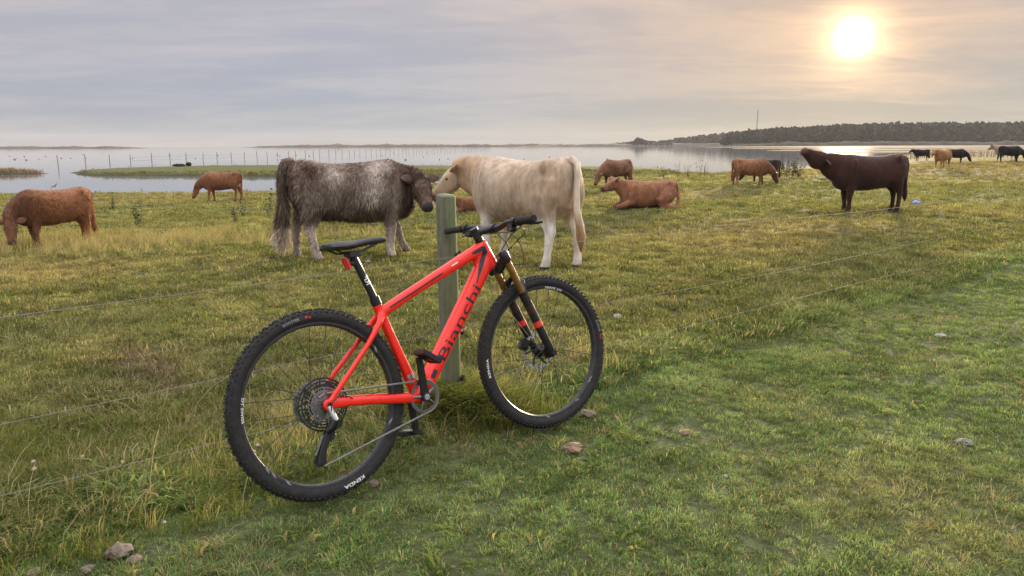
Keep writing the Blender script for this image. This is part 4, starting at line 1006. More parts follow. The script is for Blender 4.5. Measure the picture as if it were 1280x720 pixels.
BB = (.4323, .3073)
ptube([(.425, .325), (.35, .560), (.303, .705), (.294, .738)], [.024, .0195, .0195, .0185], [.026, .018, .0185, .0185])
ptube([(.305, .672), (.46, .737), (.66, .815), (.80, .868), (.885, .898)], [.0235, .0225, .0245, .029, .030], [.020, .020, .023, .026, .025])
ptube([(.462, .325), (.54, .420), (.66, .562), (.78, .704), (.86, .800), (.905, .845)], [.034, .035, .0365, .038, .041, .038], [.034, .030, .030, .030, .029, .026])
a_ = Vector((HX, 0, HZ)); fr.tube([a_ - KAX * .072, a_ - KAX * .066, a_ - KAX * .02, a_ + KAX * .055, a_ + KAX * .066], [.026, .031, .030, .027, .023], 20)
fr.tube([(.86, 0, .80), (.845, 0, .87), (.86, 0, .905)], [.035, .035, .025], 14, up=(0, 1, 0), flat=[.022, .022, .02])   # gusset behind the head tube
fr.tube([(BB[0], -.037, BB[1]), (BB[0], .037, BB[1])], .031, 22)
for sy in (-1, 1):
    ptube([(.312, .668), (.285, .640), (.20, .555), (.10, .463), (.018, .388)], [.017, .0135, .0105, .0105, .012], [.014, .013, .010, .009, .008], [sy * .010, sy * .034, sy * .052, sy * .062, sy * .068])
    ptube([(.425, .305), (.345, .318), (.20, .343), (.08, .362), (.008, .370)], [.021, .021, .0175, .0175, .020], [.017, .013, .011, .010, .009], [sy * .034, sy * .046, sy * .060, sy * .067, sy * .070])
    fr.tube([(.0, sy * .062, .368), (.0, sy * .078, .368)], .0235, 18)
fme = remeshed(fr.v, fr.f, .0040, 12, .5); frame = link('frame', fme, bike, red, True)
bvh = BVHTree.FromPolygons([v.co.copy() for v in fme.vertices], [tuple(p_.vertices) for p_ in fme.polygons])


def decal(name, V2, F2, m, parent=frame, lift=.0012, side=-1):
    """thin print laid on the frame's flank"""
    out = []
    for x, z_ in V2:
        h = bvh.ray_cast(Vector((x, side * .5, z_)), Vector((0, -side, 0)))[0]
        out.append((x, (h.y if h is not None else side * .01) + side * lift, z_))
    o = link(name, mesh(name, out, F2), parent, m, False); return o


def strip(path, w, n=14):
    P_ = [Vector((x, z_)) for x, z_ in path]; seg = []
    for i in range(len(P_) - 1):
        k_ = max(2, int((P_[i + 1] - P_[i]).length / .006))
        seg += [P_[i].lerp(P_[i + 1], j / k_) for j in range(k_)]
    seg.append(P_[-1]); V2 = []; F2 = []
    for i, p_ in enumerate(seg):
        t = (seg[min(i + 1, len(seg) - 1)] - seg[max(i - 1, 0)]).normalized(); nn = Vector((-t.y, t.x)); ww = w(i / (len(seg) - 1)) if callable(w) else w
        for k_ in range(4): q_ = p_ + nn * ww * (k_ / 3 - .5); V2.append((q_.x, q_.y))
        if i: F2 += [((i - 1) * 4 + k_, i * 4 + k_, i * 4 + k_ + 1, (i - 1) * 4 + k_ + 1) for k_ in range(3)]
    return V2, F2


TV, TF, tw_, th_ = text_geo('Bianchi', 1.0, .002, 8)
d0 = Vector((.385, .0, .4527)).normalized(); e0_ = Vector((-d0.z, 0, d0.x)); LEN = .375; kx = LEN / tw_; kz = .045 / th_
o0 = Vector((.555, 0, .443)) - e0_ * .024
decal('lettering', [((o0 + d0 * (x * kx) + e0_ * (y * kz)).x, (o0 + d0 * (x * kx) + e0_ * (y * kz)).z) for x, y in TV], TF, navy)
decal('chevron', *strip([(.798, .872), (.868, .893), (.872, .872), (.828, .795), (.800, .742)], lambda u: .006 + .016 * math.sin(min(1, u * 1.15) * math.pi) ** .6), navy)
decal('pinstripe', *strip([(.35, .694), (.50, .752), (.63, .804)], .0065), navy)
decal('pinstripe', *strip([(.68, .830), (.715, .843)], .005), white)
decal('pinstripe', *strip([(.497, .372), (.522, .402)], .020), navy)
decal('pinstripe', *strip([(.405, .385), (.398, .408)], .03), alloy)
decal('badge', *strip([(.352, .590), (.345, .612)], .008), mat('yellow_print', (.7, .42, .05), .5))
MB().tube([(.303, 0, .712), (.2925, 0, .744)], .0215, 18).build('seat_clamp', blackp, frame)
for sy in (-1, 1): MB().tube([(0, sy * .0785, .368), (0, sy * .0805, .368)], .010, 12).build('axle_cap', blackp, frame)

# --- seatpost, saddle, light
MB().tube([(.296, 0, .732), (.226, 0, .918)], .0158, 16).build('seatpost', blackp, bike)
TVs, TFs, w1, h1 = text_geo('RF', 1.0, .02, 3); dsp = Vector((.226 - .296, 0, .918 - .732)).normalized(); ns = Vector((dsp.z, 0, -dsp.x)); oo = Vector((.264, 0, .815))
pl = []
for x, y in TVs:
    q_ = (x / w1 - .5) * .034; v_ = (y / h1 - .5) * .018; an = v_ / .0160; pc = oo + dsp * q_
    pl.append(tuple(pc + ns * (.0164 * math.sin(an)) + Vector((0, -.0164 * math.cos(an), 0))))
link('lettering', mesh('lettering', pl, TFs), bike, white)
sad = MB(); secs = []
for u, hw, th, zc in ((0, .030, .010, .970), (.03, .058, .016, .972), (.12, .071, .022, .974), (.26, .066, .024, .9725), (.40, .047, .023, .971), (.55, .031, .021, .9735), (.75, .022, .0195, .978), (.92, .018, .018, .979), (.985, .012, .012, .976), (1, .004, .004, .974)):
    x = .104 + .280 * u; ring = []
    for k_ in range(20):
        an = 2 * math.pi * k_ / 20; c, s_ = math.cos(an), math.sin(an); drop = -.016 * abs(c) ** 3 * (hw / .07)
        ring.append((x, hw * math.copysign(abs(c) ** .75, c), zc + drop + (th * .45 * s_ if s_ > 0 else th * 1.05 * s_) - (.004 * math.exp(-(c / .25) ** 2) if s_ > 0 and u > .1 and u < .7 else 0)))
    secs.append(ring)
saddle = sad.rings(secs).build('saddle', mat('saddle_cover', (.022, .023, .027), .42, var=.15), bike)
for sy in (-1, 1): MB().tube([(.13, sy * .030, .956), (.17, sy * .022, .935), (.27, sy * .022, .937), (.345, sy * .008, .962)], .0035, 8).build('rail', dksteel, saddle)
MB().box((.224, 0, .925), (.05, .055, .022)).tube([(.222, -.03, .917), (.222, .03, .917)], .008, 10).build('saddle_clamp', blackp, bike, bevel=.003)
tlr = MB().box((.193, 0, .893), (.022, .030, .052), Matrix.Rotation(-.36, 4, 'Y')).build('tail_light', mat('red_lens', (.62, .015, .015), .2, coat=.5), bike, bevel=.006)
MB().tube([(.205, 0, .893), (.238, 0, .888)], .012, 10).build('bracket', blackp, tlr)


# --- wheels
def wheel(name, M, rotor_y, front):
    w = empty(name, parent=bike); w.matrix_local = M
    rt = .0265; rc = .338
    ty = MB(); prof = []
    for k_ in range(18):
        an = math.pi * (-.78 + 1.56 * k_ / 17); prof.append((rc + rt * math.cos(an) * .98 - .001, rt * math.sin(an) * 1.0))
    ty.lathe_y(prof + [(.313, rt * .55), (.313, -rt * .55)], 110)
    rnd_ = random.Random(4)
    for i in range(96):   # tread blocks
        th = 2 * math.pi * i / 96
        for j, (yo, wy, wl, ph) in enumerate(((-.0215, .0065, .013, .0), (-.0095, .0075, .011, .5), (.0025 if i % 2 else -.0025, .007, .010, 0), (.0095, .0075, .011, .5), (.0215, .0065, .013, 0))):
            if j == 2 and i % 2: continue
            t2 = th + ph * 2 * math.pi / 96; an = math.asin(max(-1, min(1, yo / rt))); rr = rc + rt * math.cos(an)
            Mx = Matrix.Rotation(-t2, 4, 'Y') @ Matrix.Rotation(0, 4, 'X')
            b8 = MB().box((0, 0, 0), (wl * .85, wy * .85, .0045), None, .85); c, s_ = math.cos(an), math.sin(an)
            vv = []
            for p_ in b8.v:   # local: x along travel, y across, z out
                yy = yo + p_[1] * c + (p_[2] + .0015) * s_; ra = rr + (p_[2] + .0015) * c - p_[1] * s_; ang = t2 + p_[0] / .36
                vv.append((ra * math.cos(ang), yy, ra * math.sin(ang)))
            ty.add(vv, b8.f)
    tyre = ty.build('tyre', rubber, w, False); tyre.data.polygons.foreach_set('use_smooth', [True] * len(tyre.data.polygons)); tyre.data.set_sharp_from_angle(angle=rad(30))
    MB().lathe_y([(.317, -.0155), (.3165, .0155), (.312, .016), (.306, .0150), (.3015, .009), (.3005, 0), (.3015, -.009), (.306, -.0150), (.312, -.016)], 96).build('rim', carbon, w)

    def arc_text(s_, ang, r0, hgt, span, side, m, sub, tyre_side=True, flip=False):
        Vt, Ft, tw2, th2 = text_geo(s_, 1.0, .02, 3); out = []
        for x, y in Vt:
            u = (x / tw2 - .5) * span; v = (y / th2 - .5) * hgt
            rr = r0 - v if flip else r0 + v; a2 = ang + (u if not flip else -u) * (1 if side < 0 else -1) * -1 / r0
            if tyre_side:
                c = max(-1, min(1, (rr - rc) / rt)); yy = side * (rt * math.sqrt(max(0, 1 - c * c)) + .0012)
            else: yy = side * (.0162 + .0008 + (.0145 - .016) * max(0, (.309 - rr) / .009))
            out.append((rr * math.cos(a2), yy, rr * math.sin(a2)))
        link('lettering', mesh('lettering', out, Ft), sub, m)

    def tick(ang, dang, m, sub, slant=.02):
        V_ = []; F_ = []
        for i in range(7):
            for j in range(3):
                rr = .3035 + .0105 * j / 2; a2 = ang + dang * i / 6 + slant * (j / 2); V_.append((rr * math.cos(a2), -(.0172 + (.0145 - .016) * max(0, (.309 - rr) / .009)), rr * math.sin(a2)))
            if i: F_ += [((i - 1) * 3 + j, i * 3 + j, i * 3 + j + 1, (i - 1) * 3 + j + 1) for j in (0, 1)]
        link('rim_mark', mesh('rim_mark', V_, F_), sub, m)
    if front:
        arc_text('KENDA', rad(183), .336, .012, .088, -1, white, w); arc_text('BOOSTER', rad(13), .338, .010, .062, -1, greyp, w); arc_text('Pro', rad(3.5), .338, .010, .022, -1, orange, w)
        arc_text('DT SWISS', rad(74), .308, .0095, .100, -1, white, w, False, True)
        for a2, m_ in ((-62, greyp), (-40, greyp), (-37, greyp), (262, greyp)): tick(rad(a2), .045, m_, w, .05)
    else:
        arc_text('KENDA', rad(284), .336, .0135, .092, -1, white, w); arc_text('BOOSTER', rad(104), .338, .011, .070, -1, greyp, w); arc_text('Pro', rad(92), .338, .011, .024, -1, orange, w)
        arc_text('DT SWISS', rad(172), .308, .0095, .090, -1, white, w, False, True)
        for a2, m_ in ((30, greyp), (-28, greyp), (214, greyp), (220, greyp), (232, greyp)): tick(rad(a2), .05, m_, w, .06)
    hubw = .036 if front else .030
    MB().lathe_y([(.006, -.055), (.016, -.052), (.018, -hubw - .004), (.029, -hubw - .002), (.029, -hubw + .002), (.017, -hubw + .008), (.015, 0), (.017, hubw - .008), (.029, hubw - .002), (.029, hubw + .002), (.018, hubw + .004), (.016, .052), (.006, .055)], 28).build('hub', dksteel, w)
    sp_m = mat('spoke_steel', (.05, .05, .052), .4, .6); base = {}
    for i in range(28):
        sd_ = 1 if i % 2 else -1; cross = 1 if (i // 2) % 2 else -1; th = 2 * math.pi * i / 28; a0 = th + cross * rad(72)
        key = (sd_, cross)
        if key not in base:
            base[key] = (th, MB().tube([(.0265 * math.cos(a0), sd_ * hubw, .0265 * math.sin(a0)), (.3015 * math.cos(th), sd_ * .003, .3015 * math.sin(th))], .0014, 5).build('spoke', sp_m, w).data)
        else:
            o = bpy.data.objects.new('spoke', base[key][1]); COL.objects.link(o); o.parent = w; o.rotation_euler = (0, -(th - base[key][0]), 0)
    # disc rotor: wavy ring, holes and arms
    ro = MB(); n = 96; rr_ = []
    for i in range(n):
        a2 = 2 * math.pi * i / n; wv = .0016 * math.sin(a2 * 12); ro_, ri_ = .0890 + wv, .0715 + wv
        rr_.append([(ri_ * math.cos(a2), rotor_y - .0009, ri_ * math.sin(a2)), (ro_ * math.cos(a2), rotor_y - .0009, ro_ * math.sin(a2)), (ro_ * math.cos(a2), rotor_y + .0009, ro_ * math.sin(a2)), (ri_ * math.cos(a2), rotor_y + .0009, ri_ * math.sin(a2))])
    ro.rings(rr_, True, False); rotor = ro.build('brake_rotor', mat('rotor_steel', (.62, .62, .61), .28, .9), w)
    sp_ = MB()
    for i in range(6):
        a2 = i * math.pi / 3; sp_.tube([(.020 * math.cos(a2 - .5), rotor_y, .020 * math.sin(a2 - .5)), (.045 * math.cos(a2 - .2), rotor_y, .045 * math.sin(a2 - .2)), (.074 * math.cos(a2), rotor_y, .074 * math.sin(a2))], [.006, .0045, .006], 6)
    sp_.tube([(0, rotor_y - .003, 0), (0, rotor_y + .003, 0)], .024, 18); sp_.build('rotor_spider', blackp, w)
    ho = MB()
    for i in range(36):
        a2 = 2 * math.pi * i / 36; r2 = .0803 + .004 * (1 if i % 2 else -1); ho.tube([(r2 * math.cos(a2), rotor_y - .0012, r2 * math.sin(a2)), (r2 * math.cos(a2), rotor_y + .0012, r2 * math.sin(a2))], .0024, 6)
    ho.build('rotor_slots', mat('slot_dark', (.02, .02, .02), .8), w, False)
    return w


wheel('rear_wheel', Matrix.Translation((0, 0, RW)), .052, False)
wheel('front_wheel', ST @ Matrix.Translation((WB, 0, RW)), .046, True)

# --- suspension fork (turned with the bars)
ax = Vector((WB, 0, RW)); fork = empty('fork', parent=bike); fork.matrix_local = ST
off = Vector((KAX.z, 0, -KAX.x))           # forward, square to the steering axis
cr = MB()
for sy in (-1, 1):
    L_ = ax + Vector((0, sy * .065, 0))
    MB().tube([L_ + KAX * .315, L_ + KAX * .515], .0165, 18).build('stanchion', gold, fork)
    lo = MB().tube([L_ - KAX * .018, L_ - KAX * .005, L_ + KAX * .05, L_ + KAX * .20, L_ + KAX * .310, L_ + KAX * .326], [.012, .018, .0195, .0205, .0215, .0215], 18)
    lo.tube([L_ + Vector((0, -.014, 0)), L_ + Vector((0, .014, 0))], .016, 14); lob = lo.build('lower_leg', blackp, fork)
    MB().tube([L_ + KAX * .322, L_ + KAX * .332], .0225, 18).build('seal_ring', dksteel, fork)
    MB().tube([L_ + KAX * .148, L_ + KAX * .176], .0213, 18).build('red_band', orange, fork)
    MB().tube([L_ + KAX * .225 + Vector((0, -.0009, 0)), L_ + KAX * .262 + Vector((0, -.0009, 0))], .0212, 18).build('grey_band', mat('fork_print', (.06, .02, .022), .4), fork)
    cr.tube([L_ + KAX * .490, L_ + KAX * .50, L_ + KAX * .535, L_ + KAX * .548], [.019, .0235, .0235, .016], 18)
axis_c = Vector((HX, 0, HZ)) - KAX * .085
cr.tube([ax + Vector((0, -.065, 0)) + KAX * .515, axis_c + Vector((0, -.02, 0)) + off * .012, axis_c + Vector((0, .02, 0)) + off * .012, ax + Vector((0, .065, 0)) + KAX * .515], [.021, .026, .026, .021], 16)
cr.tube([axis_c - KAX * .012, axis_c + KAX * .02], .029, 18); cr.build('crown', blackp, fork)
ar_ = [ax + Vector((0, -.065, 0)) + KAX * .315, ax + Vector((0, -.055, 0)) + KAX * .372 + off * .03, ax + Vector((0, 0, 0)) + KAX * .398 + off * .036, ax + Vector((0, .055, 0)) + KAX * .372 + off * .03, ax + Vector((0, .065, 0)) + KAX * .315]
MB().tube(ar_, [.017, .014, .013, .014, .017], 12).build('brace', blackp, fork)
MB().tube([ax + Vector((0, -.085, 0)), ax + Vector((0, .085, 0))], .0075, 12).tube([ax + Vector((0, -.088, 0)), ax + Vector((0, -.079, 0))], .012, 12).build('axle', blackp, fork)
MB().box(ax + Vector((-.075, .052, .045)), (.045, .034, .055), Matrix.Rotation(.5, 4, 'Y')).build('brake_caliper', blackp, fork, bevel=.006)

# --- cockpit
gx, gz_, gw = .9155, .9947, .3747
cock = empty('cockpit', parent=bike); cock.matrix_local = ST
t0 = Vector((HX, 0, HZ)) + KAX * .066
cl_ = Vector((.948, 0, .977)); st0 = Vector((HX, 0, HZ)) + KAX * .112
MB().tube([t0, t0 + KAX * .022, t0 + KAX * .03], [.021, .019, .018], 18).build('spacer', dksteel, cock)
stm = MB().tube([st0 - KAX * .024, st0 + KAX * .022], .0195, 18); stm.tube([st0, cl_ + Vector((-.012, 0, 0))], [.017, .0165], 16, up=(0, 1, 0), flat=[.017, .019]); stm.tube([cl_ + Vector((0, -.024, 0)), cl_ + Vector((0, .024, 0))], .0215, 18); stem = stm.build('stem', blackp, cock)
for sy in (-1, 1): MB().tube([cl_ + Vector((.022, sy * .016, .012)), cl_ + Vector((.024, sy * .016, .012))], .004, 8).tube([cl_ + Vector((.022, sy * .016, -.012)), cl_ + Vector((.024, sy * .016, -.012))], .004, 8).build('bolt', alloy, cock)
hb = []
for u in np.linspace(-1, 1, 29):
    a2 = abs(u); e = sstep(np.array([a2]), .12, .40)[0]
    hb.append((cl_.x + (gx - cl_.x) * max(0, (a2 - .12) / .88), gw * u, cl_.z + (gz_ - cl_.z) * e))
MB().tube(hb, [float(np.interp(abs(u), [0, .12, .3, 1], [.0159, .0159, .0125, .0112])) for u in np.linspace(-1, 1, 29)], 14).build('handlebar', blackp, cock)
for sy in (-1, 1):
    g0, g1 = Vector((gx + .010, sy * (gw - .135), gz_)), Vector((gx, sy * gw, gz_))
    g = MB().tube([g0, g0.lerp(g1, .03), g0.lerp(g1, .08), g0.lerp(g1, .1), g0.lerp(g1, .97), g1], [.0165, .0175, .0175, .0158, .0160, .0150], 18); gr_ = g.build('grip', mat('grip_rubber', (.022, .022, .023), .85, var=.2, bump=.6, bscale=500), cock)
    MB().tube([g1, g1 + (g1 - g0).normalized() * .003], .0135, 16).build('end_cap', dksteel, cock)
    lc = Vector((gx + .014, sy * (gw - .165), gz_))
    lv = MB().tube([lc + Vector((0, -.011, 0)), lc + Vector((0, .011, 0))], .0185, 14); lv.tube([lc + Vector((.012, -sy * .045, -.008)), lc + Vector((.022, sy * .005, -.010)), lc + Vector((.030, sy * .022, -.010))], [.010, .013, .009], 10); lever = lv.build('brake_lever', blackp, cock)
    MB().tube([lc + Vector((.030, sy * .018, -.010)), lc + Vector((.046, sy * .055, -.016)), lc + Vector((.050, sy * .100, -.018)), lc + Vector((.056, sy * .125, -.018))], [.006, .0055, .005, .0035], 8, up=(0, 0, 1), flat=[.0075, .007, .0065, .005]).build('lever_blade', blackp, cock)
    sc2 = lc + Vector((-.002, -sy * .030, -.026)); sh = MB().tube([sc2 + Vector((-.010, 0, .002)), sc2 + Vector((.018, 0, -.004))], [.020, .017], 14); sh.tube([sc2 + Vector((0, 0, 0)), sc2 + Vector((-.022, sy * .030, -.012))], [.009, .006], 8, up=(0, 0, 1), flat=[.005, .003]); sh.build('shifter' if sy < 0 else 'lockout_lever', blackp, cock)
cb = mat('cable_housing', (.020, .020, .021), .5)


def cable(pts, name='cable'):
    P_ = [Vector(p_) for p_ in pts]; out = []
    for i in range(len(P_) - 1):   # catmull-rom
        p0, p1, p2, p3 = P_[max(0, i - 1)], P_[i], P_[i + 1], P_[min(len(P_) - 1, i + 2)]
        for t in np.linspace(0, 1, 8, endpoint=False):
            t = float(t); out.append(.5 * ((2 * p1) + (p2 - p0) * t + (2 * p0 - 5 * p1 + 4 * p2 - p3) * t * t + (3 * p1 - p0 - 3 * p2 + p3) * t ** 3))
    out.append(P_[-1]); MB().tube(out, .0024, 7).build(name, cb, bike)


rl = ST @ Vector((gx + .03, -.225, gz_ - .012)); rsf = ST @ Vector((gx + .03, -.235, gz_ - .03)); ll = ST @ Vector((gx + .03, .225, gz_ - .012)); lsf = ST @ Vector((gx + .02, .20, gz_ - .03))
cable([rl, rl + Vector((.05, .06, -.012)), (1.0, -.07, .935), (.96, -.03, .87), (.915, -.032, .835)])
cable([rsf, rsf + Vector((.055, .05, -.022)), (1.015, -.09, .905), (.965, -.034, .845), (.90, -.036, .80)])
cable([ll, ll + Vector((.06, -.07, -.006)), (1.03, .06, .95), (1.035, .005, .88), (1.01, .03, .80), (1.04, .07, .66), (1.10, .085, .46)])
cable([lsf, lsf + Vector((.07, -.06, -.01)), (1.05, .0, .95), (1.065, -.05, .885), (1.045, -.075, .80), (1.0, -.045, .805)])

# --- drivetrain
def sprocket(mb, r, teeth, y, th=.0018, inner=.6, hgt=.0045):
    n = teeth * 4; R_ = []
    for i in range(n):
        a2 = 2 * math.pi * i / n; ro_ = r + (hgt if i % 4 in (1, 2) else 0) * .5 - hgt * .25; ri_ = r * inner
        R_.append([(ri_ * math.cos(a2), y - th / 2, ri_ * math.sin(a2)), (ro_ * math.cos(a2), y - th / 2, ro_ * math.sin(a2)), (ro_ * math.cos(a2), y + th / 2, ro_ * math.sin(a2)), (ri_ * math.cos(a2), y + th / 2, ri_ * math.sin(a2))])
    mb.rings(R_, True, False)


cas = empty('cassette', (0, 0, RW), 0, bike)
for i, tth in enumerate((51, 45, 39, 33, 28, 24, 21, 18, 16, 14, 12, 10)):
    r0 = tth * .0127 / (2 * math.pi); y = -.022 - i * .0031; m_ = MB(); sprocket(m_, r0, tth, y, .0018, .93 if i < 4 else (.8 if i < 6 else .55))
    if i < 5:
        for k_ in range(8): a2 = k_ * math.pi / 4 + i * .2; m_.tube([(r0 * .94 * math.cos(a2), y, r0 * .94 * math.sin(a2)), (.024 * math.cos(a2 + .5), y - .001, .024 * math.sin(a2 + .5))], .0035, 5)
    m_.build('sprocket', (mat('cassette_black', (.045, .045, .047), .4, .7) if i < 3 else steel), cas, False)
MB().tube([(0, -.018, 0), (0, -.060, 0)], .018, 18).build('freehub', dksteel, cas)
# crankset
ck = empty('crankset', (BB[0], 0, BB[1]), 0, bike); CA = Vector((-.0165, 0, .162)).normalized()
m_ = MB(); sprocket(m_, .0675, 34, -.052, .003, .80, .006)
for k_ in range(5):
    a2 = k_ * 2 * math.pi / 5 + .5; m_.tube([(.056 * math.cos(a2), -.052, .056 * math.sin(a2)), (.02 * math.cos(a2), -.056, .02 * math.sin(a2))], [.005, .008], 8)
m_.build('chainring', mat('ring_grey', (.16, .16, .165), .35, .8), ck, False)
m_ = MB().tube([(0, -.058, 0), Vector((0, -.066, 0)) + CA * .05, Vector((0, -.076, 0)) + CA * .13, Vector((0, -.080, 0)) + CA * .172], [.021, .0175, .0155, .0150], 14, up=(0, 1, 0), flat=[.012, .010, .009, .0085], power=2.6); m_.tube([(0, -.05, 0), (0, -.073, 0)], .019, 18); ca = m_.build('crank_arm', blackp, ck)
MB().tube([(0, -.073, 0), (0, -.0755, 0)], .0125, 16).tube([(0, -.0755, 0), (0, -.077, 0)], .007, 12).build('crank_bolt', alloy, ck)
MB().tube([(0, .058, 0), Vector((0, .066, 0)) - CA * .05, Vector((0, .076, 0)) - CA * .13, Vector((0, .080, 0)) - CA * .172], [.021, .0175, .0155, .0150], 14, up=(0, 1, 0), flat=[.012, .010, .009, .0085], power=2.6).tube([(0, -.05, 0), (0, .07, 0)], .014, 14).build('crank_arm', blackp, ck)


def pedal(c, sy, tilt):
    p_ = empty('pedal', c, 0, bike); p_.rotation_euler = (0, tilt, 0)
    MB().tube([(0, 0, 0), (0, sy * .10, 0)], .0085, 10).build('spindle', dksteel, p_)
    m_ = MB()
    for xs in (-1, 1): m_.box((xs * .040, sy * .060, 0), (.013, .074, .021)); 
    for ys in (.022, .098): m_.box((0, sy * ys, 0), (.09, .011, .020))
    m_.build('cage', blackp, p_, False, bevel=.002)
    MB().box((0, sy * .060, 0), (.038, .05, .022)).tube([(.03, sy * .045, .006), (.048, sy * .06, .012), (.03, sy * .075, .006)], .003, 6).build('cleat_body', alloy if sy > 0 else dksteel, p_, True, bevel=.004)


pedal(Vector((BB[0], -.088, BB[1])) + CA * .172, -1, .62); pedal(Vector((BB[0], .088, BB[1])) - CA * .172, 1, .1)
# derailleur and chain
dr = empty('rear_derailleur', (0, -.072, RW), 0, bike)
MB().tube([(.0, 0, -.005), (.004, -.008, -.035), (.012, -.012, -.062)], [.012, .013, .012], 10).build('hanger', alloy, dr)
MB().tube([(.012, -.012, -.058), (.0, -.006, -.082), (-.02, .004, -.098)], [.015, .018, .014], 12).box((.018, -.012, -.072), (.03, .02, .03), Matrix.Rotation(.4, 4, 'Y')).build('parallelogram', dksteel, dr, True, bevel=.002)
J1, J2 = Vector((-.012, .010, -.112)), Vector((-.062, .010, -.196))
m_ = MB()
for ys in (-.008, .008): m_.tube([J1 + Vector((0, ys, .014)), J1.lerp(J2, .5) + Vector((-.006, ys, 0)), J2 + Vector((0, ys, -.012))], [.014, .013, .017], 10, up=(0, 1, 0), flat=.0018)
m_.build('cage', blackp, dr)
for J in (J1, J2):
    m_ = MB(); sprocket(m_, .025, 12, 0, .004, .35, .006); o = m_.build('jockey_wheel', blackp, dr, False); o.location = J
ch = MB()


def chain_run(a, b_):
    a, b_ = Vector(a), Vector(b_); n = int((b_ - a).length / .0127); t = (b_ - a).normalized()
    for i in range(n):
        c0 = a + t * (.0127 * i); c1 = c0 + t * .0127; yo = .0034 if i % 2 else .0022
        for s_ in (-1, 1): ch.tube([c0 - t * .002 + Vector((0, s_ * yo, 0)), c0.lerp(c1, .5) + Vector((0, s_ * yo, 0)), c1 + t * .002 + Vector((0, s_ * yo, 0))], [.0042, .0032, .0042], 6, up=(0, 1, 0), flat=.0006)
        ch.tube([c0 - Vector((0, .0042, 0)), c0 + Vector((0, .0042, 0))], .0022, 6)


bbv = Vector((BB[0], 0, BB[1]))
chain_run(bbv + Vector((.02, -.052, .0655)), Vector((0, -.048, RW + .042))); chain_run(bbv + Vector((.022, -.052, -.0655)), Vector((-.045, -.062, RW - .222)))
for a0_, a1_ in ((1.25, -1.25),):
    pr_ = None
    for a2 in np.linspace(a0_, a1_, 15):
        q_ = bbv + Vector((.0695 * math.cos(a2), -.052, .0695 * math.sin(a2)))
        if pr_ is not None: chain_run(pr_, pr_ + (q_ - pr_).normalized() * .0128)
        pr_ = q_
chain_run(Vector((0, -.048, RW + .042)), Vector((-.03, -.048, RW + .030))); chain_run(Vector((-.075, -.062, RW - .172)), Vector((-.03, -.062, RW - .10)))
ch.build('chain', steel, bike, False)
MB().box((.055, .050, .418), (.05, .03, .04), Matrix.Rotation(-.6, 4, 'Y')).build('brake_caliper', blackp, bike, bevel=.005)
cable([(.10, -.075, .372), (.05, -.085, .395), (.005, -.088, .372), (.0, -.085, .318)])
# ------------------------------------------------------------------ stones, dung, flowers, birds
stone = mat('stone', (.17, .135, .105), .9, var=.35, scale=25, bump=.6, bscale=60); dung = mat('dried_dung', (.20, .13, .085), .95, var=.4, scale=30, bump=.8, bscale=50); pale = mat('pale_stone', (.27, .27, .275), .8, var=.2, scale=30, bump=.4, bscale=60)


def lump(name, px, py, size, m, label, cat, seed, sq=.55, group=None, amp=.3, sink=.25):
    p_ = on_ground(px, py); crumple(name, (p_.x, p_.y, p_.z + size * sq * (1 - sink)), size, m, label, cat, seed, sq, group, 3, amp)


ST_G = 'stones in the turf'
lump('stone', 148, 696, .040, stone, 'largest rough stone in the lower left corner grass', 'stone', 1, .6, ST_G, .5)
lump('stone', 169, 702, .022, stone, 'small pale stone touching the largest corner stone', 'stone', 2, .55, ST_G)
lump('stone', 110, 714, .022, stone, 'flat stone at the bottom edge left of the largest stone', 'stone', 3, .45, ST_G, .5)
lump('stone', 43, 718, .022, stone, 'stone cut by the bottom edge near the left corner', 'stone', 4, .5, ST_G)
lump('stone', 467, 607, .022, stone, 'beige stone beside the rear tyre', 'stone', 5, .6, ST_G, .45)
lump('stone', 734, 521, .038, stone, 'brown lump of earth right behind the front tyre', 'stone', 6, .5, ST_G, .45)
lump('dung_pat', 716, 564, .042, dung, 'dry brown dung pat on the grass below the front wheel', 'dung', 7, .42, 'dung pats', .6)
lump('dung_pat', 857, 542, .030, dung, 'small dark flattened dung pat right of the front wheel', 'dung', 8, .35, 'dung pats', .5)
lump('dung_pat', 1205, 554, .035, mat('grey_dung', (.15, .14, .13), .95, var=.4), 'grey dried dung pat near the right edge', 'dung', 9, .3, 'dung pats', .5)
lump('dung_pat', 218, 637, .022, dung, 'straw coloured dung crumb left of the rear tyre', 'dung', 10, .6, 'dung pats', .5)
lump('stone', 1176, 421, .036, pale, 'flat pale stone lying in the open grass at right', 'stone', 11, .35, ST_G, .35)
lump('stone', 772, 399, .036, pale, 'white stone beside the front tyre beyond the fence', 'stone', 12, .65, ST_G, .35)
lump('stone', 907, 597, .010, pale, 'tiny white pebble in the grass right of centre', 'stone', 13, .7, ST_G, .2)
lump('stone', 1010, 330, .024, pale, 'little pale stone between the wires right of centre', 'stone', 14, .5, ST_G, .3)
lump('stone', 1036, 398, .022, pale, 'small pale pebble left of the flat pale stone', 'stone', 15, .6, ST_G, .3)
lump('stone', 460, 329, .035, pale, 'pale stone in the pasture below the shaggy cow', 'stone', 16, .6, ST_G, .3)

